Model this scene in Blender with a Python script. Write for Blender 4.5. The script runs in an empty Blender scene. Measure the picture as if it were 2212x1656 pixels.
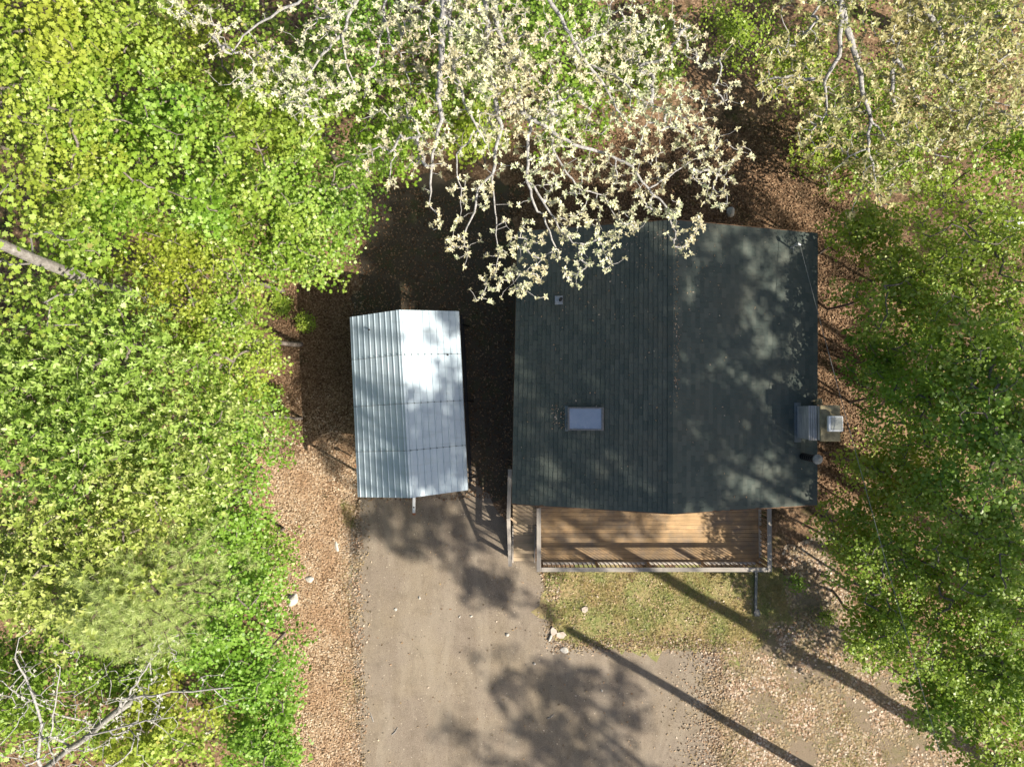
import bpy, bmesh, math, random
import numpy as np
from mathutils import Vector, Matrix

random.seed(7)
rng = np.random.default_rng(7)
S = bpy.context.scene
COL = S.collection
R = math.radians

# ------------------------------------------------------------------ camera, sky, sun, exposure
CAM_Z, FPX, CX, CY, TILT = 26.0, 1533.0, 1106.0, 828.0, R(1.3)
cam = bpy.data.cameras.new('camera')
cam.sensor_width = 36.0
cam.lens = 36.0 * FPX / 2212.0
cam.clip_start = 0.1
cam.clip_end = 600.0
cam_ob = bpy.data.objects.new('camera', cam)
COL.objects.link(cam_ob)
cam_ob.location = (0, 0, CAM_Z)
cam_ob.rotation_euler = (TILT, 0, 0)
S.camera = cam_ob

SUN_H = Vector((0.866, -0.5, 0.0))          # horizontal direction towards the sun
SUN_EL = R(39.0)
W = bpy.data.worlds.new('World')
S.world = W
W.use_nodes = True
nt = W.node_tree
bg = nt.nodes['Background']
sky = nt.nodes.new('ShaderNodeTexSky')
sky.sky_type = 'NISHITA'
sky.sun_disc = False
sky.sun_elevation = SUN_EL
sky.sun_rotation = math.atan2(SUN_H.x, SUN_H.y)
sky.air_density = 1.0
sky.dust_density = 2.5
sky.ozone_density = 0.4
nt.links.new(sky.outputs[0], bg.inputs[0])
bg.inputs[1].default_value = 0.07
sun = bpy.data.lights.new('sun', 'SUN')
sun.energy = 5.0
sun.angle = R(0.53)
sun.color = (1.0, 0.91, 0.77)
sun_ob = bpy.data.objects.new('sun', sun)
COL.objects.link(sun_ob)
to_sun = Vector((SUN_H.x * math.cos(SUN_EL), SUN_H.y * math.cos(SUN_EL), math.sin(SUN_EL)))
sun_ob.rotation_euler = to_sun.to_track_quat('Z', 'Y').to_euler()
sun_ob.location = (30, -18, 40)
S.view_settings.view_transform = 'Standard'
S.view_settings.look = 'None'
S.view_settings.exposure = 0.85
S.view_settings.gamma = 1.0
S.cycles.max_bounces = 8
S.cycles.transparent_max_bounces = 8
S.cycles.use_denoising = True
S.cycles.denoising_prefilter = 'ACCURATE'
S.cycles.use_adaptive_sampling = True

_c, _s = math.cos(TILT), math.sin(TILT)


def at(px, py, z):
    """point of the place seen at (px, py) of the 2212 px wide picture, at height z"""
    a = (px - CX) / FPX
    b = (CY - py) / FPX
    d = Vector((a, b * _c + _s, b * _s - _c))
    t = (z - CAM_Z) / d.z
    return Vector((0, 0, CAM_Z)) + d * t


# ------------------------------------------------------------------ object helpers
def put(name, me, parent=None, mats=()):
    o = bpy.data.objects.new(name, me)
    COL.objects.link(o)
    for m in mats:
        me.materials.append(m)
    if parent:
        o.parent = parent
    return o


def tag(o, label=None, cat=None, group=None, kind=None):
    if label: o['label'] = label
    if cat: o['category'] = cat
    if group: o['group'] = group
    if kind: o['kind'] = kind
    return o


def thing(name, label, cat, loc=(0, 0, 0), group=None):
    o = bpy.data.objects.new(name, None)
    o.empty_display_size = 0.3
    COL.objects.link(o)
    o.location = loc
    return tag(o, label, cat, group)


class MB:
    """collects shapes in world coordinates, builds one mesh"""
    def __init__(self): self.v = []; self.f = []

    def add(self, vs, fs):
        n = len(self.v)
        self.v += [tuple(v) for v in vs]
        self.f += [tuple(i + n for i in f) for f in fs]

    def box(self, lo, hi, M=None):
        x0, y0, z0 = lo; x1, y1, z1 = hi
        vs = [Vector(p) for p in ((x0,y0,z0),(x1,y0,z0),(x1,y1,z0),(x0,y1,z0),(x0,y0,z1),(x1,y0,z1),(x1,y1,z1),(x0,y1,z1))]
        if M is not None: vs = [M @ v for v in vs]
        self.add(vs, [(3,2,1,0),(4,5,6,7),(0,1,5,4),(1,2,6,5),(2,3,7,6),(3,0,4,7)])
        return self

    def bar(self, a, b, w, h, up=(0, 0, 1)):
        a, b = Vector(a), Vector(b)
        d = (b - a); L = d.length; d.normalize()
        u = Vector(up)
        s = d.cross(u)
        if s.length < 1e-4: s = d.cross(Vector((1, 0, 0)))
        s.normalize(); u = s.cross(d)
        vs = []
        for p in (a, b):
            for i, j in ((-1,-1),(1,-1),(1,1),(-1,1)):
                vs.append(p + s * (i * w / 2) + u * (j * h / 2))
        self.add(vs, [(3,2,1,0),(4,5,6,7),(0,1,5,4),(1,2,6,5),(2,3,7,6),(3,0,4,7)])
        return self

    def tube(self, pts, rad, n=8, caps=True):
        pts = [Vector(p) for p in pts]
        if not hasattr(rad, '__len__'): rad = [rad] * len(pts)
        rings = []
        for i, p in enumerate(pts):
            d = (pts[min(i + 1, len(pts) - 1)] - pts[max(i - 1, 0)]).normalized()
            s = d.cross(Vector((0.1, 0.2, 1)))
            if s.length < 0.05: s = d.cross(Vector((1, 0, 0)))
            s.normalize(); u = s.cross(d)
            rings.append([p + (s * math.cos(k * 2 * math.pi / n) + u * math.sin(k * 2 * math.pi / n)) * rad[i] for k in range(n)])
        vs = [v for r in rings for v in r]
        fs = []
        for i in range(len(pts) - 1):
            for k in range(n):
                fs.append((i*n+k, i*n+(k+1) % n, (i+1)*n+(k+1) % n, (i+1)*n+k))
        if caps:
            fs.append(tuple(reversed(range(n)))); fs.append(tuple((len(pts)-1)*n+k for k in range(n)))
        self.add(vs, fs)
        return self

    def build(self, name, mat, parent=None, origin=None, bevel=0, smooth=False):
        me = bpy.data.meshes.new(name)
        o0 = Vector(parent.location) if parent and parent.type == 'EMPTY' else Vector((0, 0, 0))
        if parent and parent.type != 'EMPTY' and parent.parent: o0 = Vector(parent.parent.location)
        off = Vector(origin) if origin is not None else Vector((0, 0, 0))
        # vertices are world coordinates; thing empties are only translated
        me.from_pydata([tuple(Vector(v) - o0 - off) for v in self.v], [], self.f)
        me.update()
        if smooth:
            me.polygons.foreach_set('use_smooth', [True] * len(me.polygons))
        o = put(name, me, parent, mat if isinstance(mat, (list, tuple)) else [mat])
        o.location = off
        if bevel:
            b = o.modifiers.new('bevel', 'BEVEL'); b.width = bevel; b.segments = 2; b.limit_method = 'ANGLE'
        return o


def np_mesh(name, V, F, n_side, mats=(), parent=None, loc=(0, 0, 0), smooth=False):
    """V (n,3) array, F (m,n_side) index array"""
    me = bpy.data.meshes.new(name)
    V = np.asarray(V, dtype=np.float32); F = np.asarray(F, dtype=np.int32)
    me.vertices.add(len(V)); me.vertices.foreach_set('co', V.ravel())
    me.loops.add(F.size); me.loops.foreach_set('vertex_index', F.ravel())
    me.polygons.add(len(F))
    me.polygons.foreach_set('loop_start', np.arange(0, F.size, n_side, dtype=np.int32))
    me.polygons.foreach_set('loop_total', np.full(len(F), n_side, dtype=np.int32))
    if smooth: me.polygons.foreach_set('use_smooth', np.ones(len(F), dtype=bool))
    me.update(calc_edges=True)
    o = put(name, me, parent, mats)
    o.location = loc
    return o


# ------------------------------------------------------------------ materials
def mat(name):
    m = bpy.data.materials.new(name); m.use_nodes = True
    t = m.node_tree
    return m, t, t.nodes['Principled BSDF']


def N(t, kind, **kw):
    n = t.nodes.new(kind)
    for k, v in kw.items():
        if k.startswith('i_'):
            n.inputs[k[2:].replace('_', ' ')].default_value = v
        else: setattr(n, k, v)
    return n


def ramp(t, src, stops, interp='LINEAR'):
    r = t.nodes.new('ShaderNodeValToRGB')
    r.color_ramp.interpolation = interp
    e = r.color_ramp.elements
    while len(e) > 1: e.remove(e[-1])
    e[0].position = stops[0][0]; e[0].color = (*stops[0][1], 1)
    for p, c in stops[1:]:
        x = e.new(p); x.color = (*c, 1)
    if src is not None: t.links.new(src, r.inputs[0])
    return r


def mix(t, fac, a, b, mode='MIX'):
    m = t.nodes.new('ShaderNodeMix'); m.data_type = 'RGBA'; m.blend_type = mode
    if isinstance(fac, (int, float)): m.inputs[0].default_value = fac
    else: t.links.new(fac, m.inputs[0])
    for i, v in ((6, a), (7, b)):
        if isinstance(v, tuple): m.inputs[i].default_value = (*v, 1)
        else: t.links.new(v, m.inputs[i])
    return m.outputs[2]


def pos(t):
    return t.nodes.new('ShaderNodeNewGeometry').outputs['Position']


def noise(t, scale, detail=4, vec=None, rough=0.55, dist=0.0):
    n = N(t, 'ShaderNodeTexNoise'); n.inputs['Scale'].default_value = scale
    n.inputs['Detail'].default_value = detail; n.inputs['Roughness'].default_value = rough
    n.inputs['Distortion'].default_value = dist
    t.links.new(vec if vec is not None else pos(t), n.inputs['Vector'])
    return n.outputs['Fac']


def bump(t, h, strength, dist=0.02, bsdf=None):
    b = N(t, 'ShaderNodeBump'); b.inputs['Strength'].default_value = strength; b.inputs['Distance'].default_value = dist
    t.links.new(h, b.inputs['Height'])
    if bsdf is not None: t.links.new(b.outputs[0], bsdf.inputs['Normal'])
    return b.outputs[0]


def stretch(t, sx, sy, sz):
    m = N(t, 'ShaderNodeMapping'); m.inputs['Scale'].default_value = (sx, sy, sz)
    t.links.new(pos(t), m.inputs[0])
    return m.outputs[0]


def leaf_mat(name, stops, transl=0.35, rough=0.42, clump=None, spec=0.5, tint=True):
    """stops: hue ramp read by a random value per leaf; clump: second colour in broad patches"""
    m, t, b = mat(name)
    g = t.nodes.new('ShaderNodeNewGeometry')
    c = ramp(t, g.outputs['Random Per Island'], stops).outputs[0]
    if clump:
        nz = ramp(t, noise(t, clump[1], 2), [(0.42, (0, 0, 0)), (0.6, (1, 1, 1))]).outputs[0]
        c = mix(t, nz, c, mix(t, 0.65, c, clump[0]))
    oi = t.nodes.new('ShaderNodeObjectInfo')
    if tint: c = mix(t, 1.0, c, ramp(t, oi.outputs['Random'], [(0, (1.16, 1.04, 1.0)), (0.5, (1, 1, 1)), (1, (0.86, 0.98, 0.8))]).outputs[0], 'MULTIPLY')
    t.links.new(c, b.inputs['Base Color'])
    b.inputs['Roughness'].default_value = rough
    b.inputs['Specular IOR Level'].default_value = spec
    tr = t.nodes.new('ShaderNodeBsdfTranslucent')
    t.links.new(mix(t, 1.0, c, (1.0, 1.0, 0.55), 'MULTIPLY'), tr.inputs[0])
    ms = t.nodes.new('ShaderNodeMixShader'); ms.inputs[0].default_value = transl
    t.links.new(b.outputs[0], ms.inputs[1]); t.links.new(tr.outputs[0], ms.inputs[2])
    t.links.new(ms.outputs[0], t.nodes['Material Output'].inputs[0])
    return m


def wood_mat(name, c1, c2, axis, grain=60.0, rough=0.8):
    m, t, b = mat(name)
    sc = {'x': (1.2, grain, grain), 'y': (grain, 1.2, grain), 'z': (grain, grain, 1.2)}[axis]
    g = noise(t, 1.0, 4, stretch(t, *sc))
    big = noise(t, 2.2, 3)
    c = ramp(t, g, [(0.3, c1), (0.7, c2)]).outputs[0]
    isl = t.nodes.new('ShaderNodeNewGeometry').outputs['Random Per Island']
    v = ramp(t, isl, [(0, (0.72, 0.72, 0.72)), (1, (1.2, 1.16, 1.1))]).outputs[0]
    c = mix(t, 1.0, c, v, 'MULTIPLY')
    c = mix(t, ramp(t, big, [(0.45, (0, 0, 0)), (0.75, (0.5, 0.5, 0.5))]).outputs[0], c, (c1[0]*0.6, c1[1]*0.65, c1[2]*0.6))
    t.links.new(c, b.inputs['Base Color'])
    b.inputs['Roughness'].default_value = rough
    bump(t, g, 0.5, 0.004, b)
    return m


def flat_mat(name, c, rough=0.6, metal=0.0, var=0.15, scale=8.0, spec=0.4, bmp=0.0):
    m, t, b = mat(name)
    n = noise(t, scale, 5)
    lo = tuple(x * (1 - var) for x in c); hi = tuple(min(1, x * (1 + var)) for x in c)
    t.links.new(ramp(t, n, [(0.3, lo), (0.7, hi)]).outputs[0], b.inputs['Base Color'])
    b.inputs['Roughness'].default_value = rough
    b.inputs['Metallic'].default_value = metal
    b.inputs['Specular IOR Level'].default_value = spec
    if bmp: bump(t, noise(t, scale * 3, 5), bmp, 0.01, b)
    return m


def litter_mat(name, stops, dirt, cell=16.0, dirt_amt=0.5, moss=None):
    """forest floor: flat overlapping leaf cells with their own colours over dark earth"""
    m, t, b = mat(name)
    wob = N(t, 'ShaderNodeTexNoise'); wob.inputs['Scale'].default_value = 9.0
    t.links.new(pos(t), wob.inputs['Vector'])
    vadd = N(t, 'ShaderNodeVectorMath', operation='MULTIPLY_ADD')
    t.links.new(wob.outputs['Color'], vadd.inputs[0]); vadd.inputs[1].default_value = (0.12, 0.12, 0.0)
    t.links.new(pos(t), vadd.inputs[2])
    vo = N(t, 'ShaderNodeTexVoronoi'); vo.inputs['Scale'].default_value = cell
    t.links.new(vadd.outputs[0], vo.inputs['Vector'])
    sep = t.nodes.new('ShaderNodeSeparateColor'); t.links.new(vo.outputs['Color'], sep.inputs[0])
    c = ramp(t, sep.outputs[0], stops).outputs[0]
    fine = noise(t, 60, 3)
    c = mix(t, 0.35, c, ramp(t, fine, [(0.3, dirt), (0.7, stops[-1][1])]).outputs[0])
    big = noise(t, 0.9, 5, rough=0.65)
    c = mix(t, ramp(t, big, [(0.5, (0, 0, 0)), (0.68, (dirt_amt,) * 3)]).outputs[0], c, dirt)
    if moss:
        mz = noise(t, 0.55, 5, rough=0.7, dist=0.3)
        c = mix(t, ramp(t, mz, [(0.56, (0, 0, 0)), (0.66, (0.75,) * 3)]).outputs[0], c, ramp(t, fine, [(0.3, tuple(x*0.5 for x in moss)), (0.7, moss)]).outputs[0])
    t.links.new(c, b.inputs['Base Color'])
    b.inputs['Roughness'].default_value = 0.9
    b.inputs['Specular IOR Level'].default_value = 0.15
    bump(t, sep.outputs[1], 0.9, 0.03, b)
    return m


M = {}
M['litter'] = litter_mat('forest_floor', [(0, (0.06, 0.035, 0.02)), (0.35, (0.16, 0.09, 0.05)), (0.7, (0.29, 0.18, 0.10)), (1, (0.42, 0.29, 0.19))], (0.045, 0.035, 0.022), 17.0, 0.85, (0.06, 0.08, 0.02))

# gravel
m, t, b = mat('gravel')
n1 = noise(t, 0.35, 6, rough=0.6); n2 = noise(t, 34, 4, rough=0.7); n3 = noise(t, 1.6, 6, rough=0.7)
c = ramp(t, n2, [(0.25, (0.13, 0.105, 0.08)), (0.5, (0.235, 0.195, 0.155)), (0.8, (0.37, 0.32, 0.26))]).outputs[0]
c = mix(t, ramp(t, n1, [(0.42, (0, 0, 0)), (0.62, (0.7,) * 3)]).outputs[0], c, ramp(t, n2, [(0.3, (0.18, 0.145, 0.10)), (0.75, (0.37, 0.31, 0.225))]).outputs[0])
c = mix(t, ramp(t, n3, [(0.5, (0, 0, 0)), (0.72, (0.45,) * 3)]).outputs[0], c, (0.12, 0.10, 0.075))
tk = noise(t, 1.0, 5, stretch(t, 1.1, 0.28, 1.0), rough=0.75, dist=0.6)
c = mix(t, ramp(t, tk, [(0.46, (0, 0, 0)), (0.66, (0.42,) * 3)]).outputs[0], c, (0.365, 0.32, 0.255))
tk2 = noise(t, 1.0, 5, stretch(t, 1.5, 0.5, 3.0), rough=0.8, dist=0.8)
c = mix(t, ramp(t, tk2, [(0.54, (0, 0, 0)), (0.74, (0.4,) * 3)]).outputs[0], c, (0.13, 0.105, 0.08))
n4 = noise(t, 85, 3, rough=0.8)
c = mix(t, 0.8, c, ramp(t, n4, [(0.3, (0.62, 0.6, 0.58)), (0.5, (1, 1, 1)), (0.75, (1.35, 1.33, 1.3))]).outputs[0], 'MULTIPLY')
vo = N(t, 'ShaderNodeTexVoronoi'); vo.inputs['Scale'].default_value = 11.0
t.links.new(pos(t), vo.inputs['Vector'])
sep = t.nodes.new('ShaderNodeSeparateColor'); t.links.new(vo.outputs['Color'], sep.inputs[0])
stone = N(t, 'ShaderNodeMath', operation='LESS_THAN'); t.links.new(vo.outputs['Distance'], stone.inputs[0]); stone.inputs[1].default_value = 0.22
pick = N(t, 'ShaderNodeMath', operation='GREATER_THAN'); t.links.new(sep.outputs[0], pick.inputs[0]); pick.inputs[1].default_value = 0.8
both = N(t, 'ShaderNodeMath', operation='MULTIPLY'); t.links.new(stone.outputs[0], both.inputs[0]); t.links.new(pick.outputs[0], both.inputs[1])
c = mix(t, both.outputs[0], c, ramp(t, sep.outputs[1], [(0, (0.13, 0.09, 0.06)), (0.6, (0.3, 0.25, 0.19)), (1, (0.5, 0.44, 0.35))]).outputs[0])
t.links.new(c, b.inputs['Base Color']); b.inputs['Roughness'].default_value = 0.95; b.inputs['Specular IOR Level'].default_value = 0.15
bump(t, n2, 0.8, 0.02, b)
M['gravel'] = m

m, t, b = mat('shade_dark_soil')  # mossy ground, darkened so its colour carries the shade round the carport
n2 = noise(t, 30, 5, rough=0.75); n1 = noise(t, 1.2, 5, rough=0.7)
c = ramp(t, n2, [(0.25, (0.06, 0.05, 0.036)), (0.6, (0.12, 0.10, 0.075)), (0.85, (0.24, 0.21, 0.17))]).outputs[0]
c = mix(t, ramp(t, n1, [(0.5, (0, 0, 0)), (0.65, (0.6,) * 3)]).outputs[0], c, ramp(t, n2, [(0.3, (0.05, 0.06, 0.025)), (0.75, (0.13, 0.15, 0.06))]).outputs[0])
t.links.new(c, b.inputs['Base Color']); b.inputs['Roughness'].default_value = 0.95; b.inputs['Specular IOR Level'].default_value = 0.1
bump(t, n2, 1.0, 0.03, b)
M['shade_soil'] = m

m, t, b = mat('dull_ground')
n2 = noise(t, 40, 5, rough=0.75); n1 = noise(t, 0.8, 5, rough=0.7)
c = ramp(t, n2, [(0.25, (0.13, 0.10, 0.07)), (0.55, (0.27, 0.215, 0.155)), (0.85, (0.46, 0.38, 0.29))]).outputs[0]
c = mix(t, ramp(t, n1, [(0.5, (0, 0, 0)), (0.64, (0.6,) * 3)]).outputs[0], c, ramp(t, n2, [(0.3, (0.09, 0.09, 0.035)), (0.75, (0.26, 0.25, 0.11))]).outputs[0])
t.links.new(c, b.inputs['Base Color']); b.inputs['Roughness'].default_value = 0.95; b.inputs['Specular IOR Level'].default_value = 0.1
bump(t, n2, 0.9, 0.03, b)
M['gravel_dull'] = m

# lawn soil with dry grass tones
m, t, b = mat('lawn_soil')
n1 = noise(t, 1.1, 5, rough=0.65); n2 = noise(t, 45, 4, rough=0.7)
c1 = ramp(t, n2, [(0.25, (0.20, 0.145, 0.07)), (0.75, (0.56, 0.44, 0.25))]).outputs[0]
c2 = ramp(t, n2, [(0.25, (0.10, 0.12, 0.035)), (0.75, (0.34, 0.36, 0.14))]).outputs[0]
c = mix(t, ramp(t, n1, [(0.42, (0, 0, 0)), (0.6, (1, 1, 1))]).outputs[0], c1, c2)
t.links.new(c, b.inputs['Base Color']); b.inputs['Roughness'].default_value = 0.95; b.inputs['Specular IOR Level'].default_value = 0.1
bump(t, n2, 0.9, 0.03, b)
M['lawn'] = m

# shingles
m, t, b = mat('shingle')
isl = t.nodes.new('ShaderNodeNewGeometry').outputs['Random Per Island']
c = ramp(t, isl, [(0, (0.045, 0.073, 0.064)), (0.5, (0.07, 0.098, 0.085)), (1, (0.105, 0.128, 0.107))]).outputs[0]
gr = noise(t, 120, 3); st = noise(t, 0.8, 6, rough=0.7)
c = mix(t, 0.35, c, ramp(t, gr, [(0.3, (0.05, 0.055, 0.05)), (0.7, (0.18, 0.18, 0.16))]).outputs[0])
c = mix(t, ramp(t, st, [(0.48, (0, 0, 0)), (0.72, (0.4,) * 3)]).outputs[0], c, (0.15, 0.14, 0.105))
t.links.new(c, b.inputs['Base Color']); b.inputs['Roughness'].default_value = 0.85; b.inputs['Specular IOR Level'].default_value = 0.3
bump(t, gr, 0.4, 0.004, b)
M['shingle'] = m

def weather(m, col, sc, lo, hi, amt):
    """blotches of greyed wood over an existing wood material"""
    t = m.node_tree; b = t.nodes['Principled BSDF']
    src = b.inputs['Base Color'].links[0].from_socket
    f = ramp(t, noise(t, sc, 5, rough=0.7), [(lo, (0, 0, 0)), (hi, (amt,) * 3)]).outputs[0]
    t.links.new(mix(t, f, src, col), b.inputs['Base Color'])


M['deck_wood'] = wood_mat('deck_wood', (0.33, 0.215, 0.115), (0.60, 0.42, 0.23), 'x', 55)
weather(M['deck_wood'], (0.2, 0.165, 0.13), 1.5, 0.42, 0.66, 0.85)
M['step_wood'] = wood_mat('step_wood', (0.36, 0.28, 0.19), (0.58, 0.47, 0.33), 'x', 55)
M['rail_x'] = wood_mat('rail_wood_along', (0.30, 0.28, 0.26), (0.50, 0.46, 0.41), 'x', 70)
M['rail_y'] = wood_mat('rail_wood_across', (0.30, 0.28, 0.26), (0.50, 0.46, 0.41), 'y', 70)
M['rail_z'] = wood_mat('rail_wood_upright', (0.22, 0.16, 0.11), (0.38, 0.29, 0.2), 'z', 70)
M['siding'] = wood_mat('siding', (0.16, 0.09, 0.05), (0.25, 0.15, 0.09), 'x', 12)
M['grey_board'] = wood_mat('weathered_board', (0.34, 0.335, 0.335), (0.66, 0.64, 0.62), 'y', 18)

# ribbed steel of the carport
m, t, b = mat('painted_steel')
n1 = noise(t, 0.9, 5, rough=0.6); n2 = noise(t, 14, 5, rough=0.7)
c = ramp(t, n1, [(0.35, (0.42, 0.52, 0.60)), (0.65, (0.49, 0.585, 0.655))]).outputs[0]
n5 = noise(t, 1.0, 4, stretch(t, 1.0, 7.0, 1.0), rough=0.65)
c = mix(t, ramp(t, n5, [(0.52, (0, 0, 0)), (0.74, (0.4,) * 3)]).outputs[0], c, (0.30, 0.36, 0.38))
c = mix(t, ramp(t, n2, [(0.6, (0, 0, 0)), (0.8, (0.35,) * 3)]).outputs[0], c, (0.22, 0.27, 0.28))
t.links.new(c, b.inputs['Base Color']); b.inputs['Roughness'].default_value = 0.5; b.inputs['Metallic'].default_value = 0.1
b.inputs['Specular IOR Level'].default_value = 0.5
M['steel'] = m

M['black_steel'] = flat_mat('black_steel', (0.02, 0.02, 0.022), 0.45, 0.3)
M['seam'] = flat_mat('seam_dark', (0.16, 0.19, 0.2), 0.7)
M['dark'] = flat_mat('dark_rubber', (0.03, 0.03, 0.03), 0.7)
M['galv'] = flat_mat('galvanised', (0.5, 0.52, 0.54), 0.4, 0.6, 0.2, 20)
M['pipe_grey'] = flat_mat('weathered_pipe', (0.2, 0.21, 0.2), 0.6, 0, 0.3, 15)
M['white_paint'] = flat_mat('white_paint', (0.72, 0.75, 0.76), 0.5, 0, 0.12, 6)
M['orange'] = flat_mat('orange_lens', (0.7, 0.2, 0.03), 0.4)
M['rust'] = flat_mat('rust', (0.25, 0.1, 0.05), 0.8)
M['concrete'] = flat_mat('mossy_concrete', (0.30, 0.26, 0.16), 0.9, 0, 0.35, 7, 0.2, 0.4)
M['flue_grey'] = flat_mat('flue_cap_top', (0.30, 0.32, 0.30), 0.5, 0.1, 0.15, 9)
M['rock'] = flat_mat('pale_rock', (0.46, 0.44, 0.40), 0.85, 0, 0.3, 12, 0.2, 0.5)
M['rock_dark'] = flat_mat('grey_rock', (0.26, 0.25, 0.23), 0.85, 0, 0.3, 12, 0.2, 0.5)
M['flagstone'] = flat_mat('pink_flagstone', (0.5, 0.43, 0.37), 0.85, 0, 0.15, 9, 0.2, 0.3)
M['frame_bronze'] = flat_mat('skylight_frame', (0.25, 0.24, 0.23), 0.45, 0.4, 0.2, 20)
m, t, b = mat('skylight_glass')
n1 = noise(t, 3, 4)
t.links.new(ramp(t, n1, [(0.3, (0.29, 0.36, 0.48)), (0.7, (0.36, 0.42, 0.54))]).outputs[0], b.inputs['Base Color'])
b.inputs['Roughness'].default_value = 0.22; b.inputs['Specular IOR Level'].default_value = 0.9
M['glass'] = m

# barks
def bark(name, c1, c2, c3=None, sc=9):
    m, t, b = mat(name)
    n1 = noise(t, sc, 5, rough=0.7); n2 = noise(t, sc * 4, 4)
    c = ramp(t, n1, [(0.35, c1), (0.62, c2)] + ([(0.72, c3)] if c3 else [])).outputs[0]
    t.links.new(c, b.inputs['Base Color']); b.inputs['Roughness'].default_value = 0.9; b.inputs['Specular IOR Level'].default_value = 0.15
    bump(t, n2, 0.8, 0.02, b)
    return m
M['bark'] = bark('bark_grey', (0.10, 0.085, 0.07), (0.24, 0.21, 0.185))
M['bark_pale'] = bark('bark_pale', (0.21, 0.205, 0.20), (0.46, 0.45, 0.44), (0.58, 0.575, 0.57), 16)
M['bark_mid'] = bark('bark_mid', (0.13, 0.12, 0.11), (0.27, 0.255, 0.24), (0.42, 0.41, 0.40))
M['bark_dark'] = bark('bark_dark', (0.05, 0.04, 0.03), (0.13, 0.10, 0.08))

M['maple'] = leaf_mat('maple_leaf', [(0, (0.12, 0.22, 0.02)), (0.25, (0.21, 0.36, 0.035)), (0.65, (0.33, 0.48, 0.085)), (0.97, (0.42, 0.55, 0.15)), (1, (0.42, 0.36, 0.14))], 0.36, clump=((0.36, 0.44, 0.06), 0.5))
M['maple_fresh'] = leaf_mat('maple_leaf_fresh', [(0, (0.11, 0.23, 0.02)), (0.5, (0.25, 0.42, 0.055)), (1, (0.40, 0.54, 0.14))], 0.36, clump=((0.20, 0.36, 0.035), 0.7))
M['hickory'] = leaf_mat('hickory_leaf', [(0, (0.19, 0.29, 0.04)), (0.4, (0.31, 0.43, 0.08)), (0.8, (0.45, 0.54, 0.17)), (1, (0.56, 0.6, 0.28))], 0.34, clump=((0.36, 0.45, 0.12), 0.5))
M['understory'] = leaf_mat('understory_leaf', [(0, (0.16, 0.27, 0.025)), (0.5, (0.31, 0.45, 0.05)), (0.9, (0.43, 0.56, 0.11)), (1, (0.52, 0.59, 0.22))], 0.42, clump=((0.26, 0.40, 0.04), 0.6))
M['cream'] = leaf_mat('young_oak_leaf', [(0, (0.48, 0.56, 0.32)), (0.5, (0.65, 0.67, 0.45)), (1, (0.74, 0.71, 0.53))], 0.26, clump=((0.58, 0.50, 0.33), 0.9), tint=False)
M['khaki'] = leaf_mat('khaki_oak_leaf', [(0, (0.26, 0.30, 0.09)), (0.5, (0.42, 0.44, 0.18)), (0.9, (0.56, 0.55, 0.29)), (1, (0.55, 0.38, 0.25))], 0.3, clump=((0.46, 0.40, 0.20), 0.7), tint=False)
M['pine'] = leaf_mat('pine_needle', [(0, (0.28, 0.38, 0.10)), (0.6, (0.42, 0.52, 0.17)), (1, (0.54, 0.60, 0.26))], 0.2)
M['blossom'] = leaf_mat('white_blossom', [(0, (0.6, 0.62, 0.5)), (1, (0.75, 0.74, 0.68))], 0.2)
M['canopy'] = leaf_mat('canopy_leaf', [(0, (0.12, 0.2, 0.02)), (1, (0.3, 0.4, 0.06))], 0.15)
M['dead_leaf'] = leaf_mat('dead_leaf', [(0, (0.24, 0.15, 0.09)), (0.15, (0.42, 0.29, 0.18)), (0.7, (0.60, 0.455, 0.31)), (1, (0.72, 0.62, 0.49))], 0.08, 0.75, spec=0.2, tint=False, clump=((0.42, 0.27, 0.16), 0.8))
M['dead_rust_shade'] = leaf_mat('dead_leaf_rusty_shade', [(0, (0.08, 0.045, 0.025)), (0.4, (0.20, 0.12, 0.07)), (1, (0.40, 0.28, 0.18))], 0.05, 0.8, spec=0.15, tint=False)  # rusty leaves; left of the carport this dark tone stands in for shade
M['dead_pink'] = leaf_mat('dead_leaf_pale', [(0, (0.20, 0.12, 0.07)), (0.35, (0.38, 0.26, 0.17)), (0.6, (0.48, 0.35, 0.25)), (0.8, (0.56, 0.45, 0.35)), (1, (0.68, 0.60, 0.51))], 0.08, 0.75, spec=0.2, tint=False, clump=((0.3, 0.24, 0.13), 1.1))
M['grass'] = leaf_mat('grass_blade', [(0, (0.16, 0.23, 0.04)), (0.35, (0.36, 0.42, 0.11)), (0.7, (0.58, 0.54, 0.25)), (1, (0.72, 0.64, 0.42))], 0.25, clump=((0.58, 0.41, 0.21), 0.9))

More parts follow.
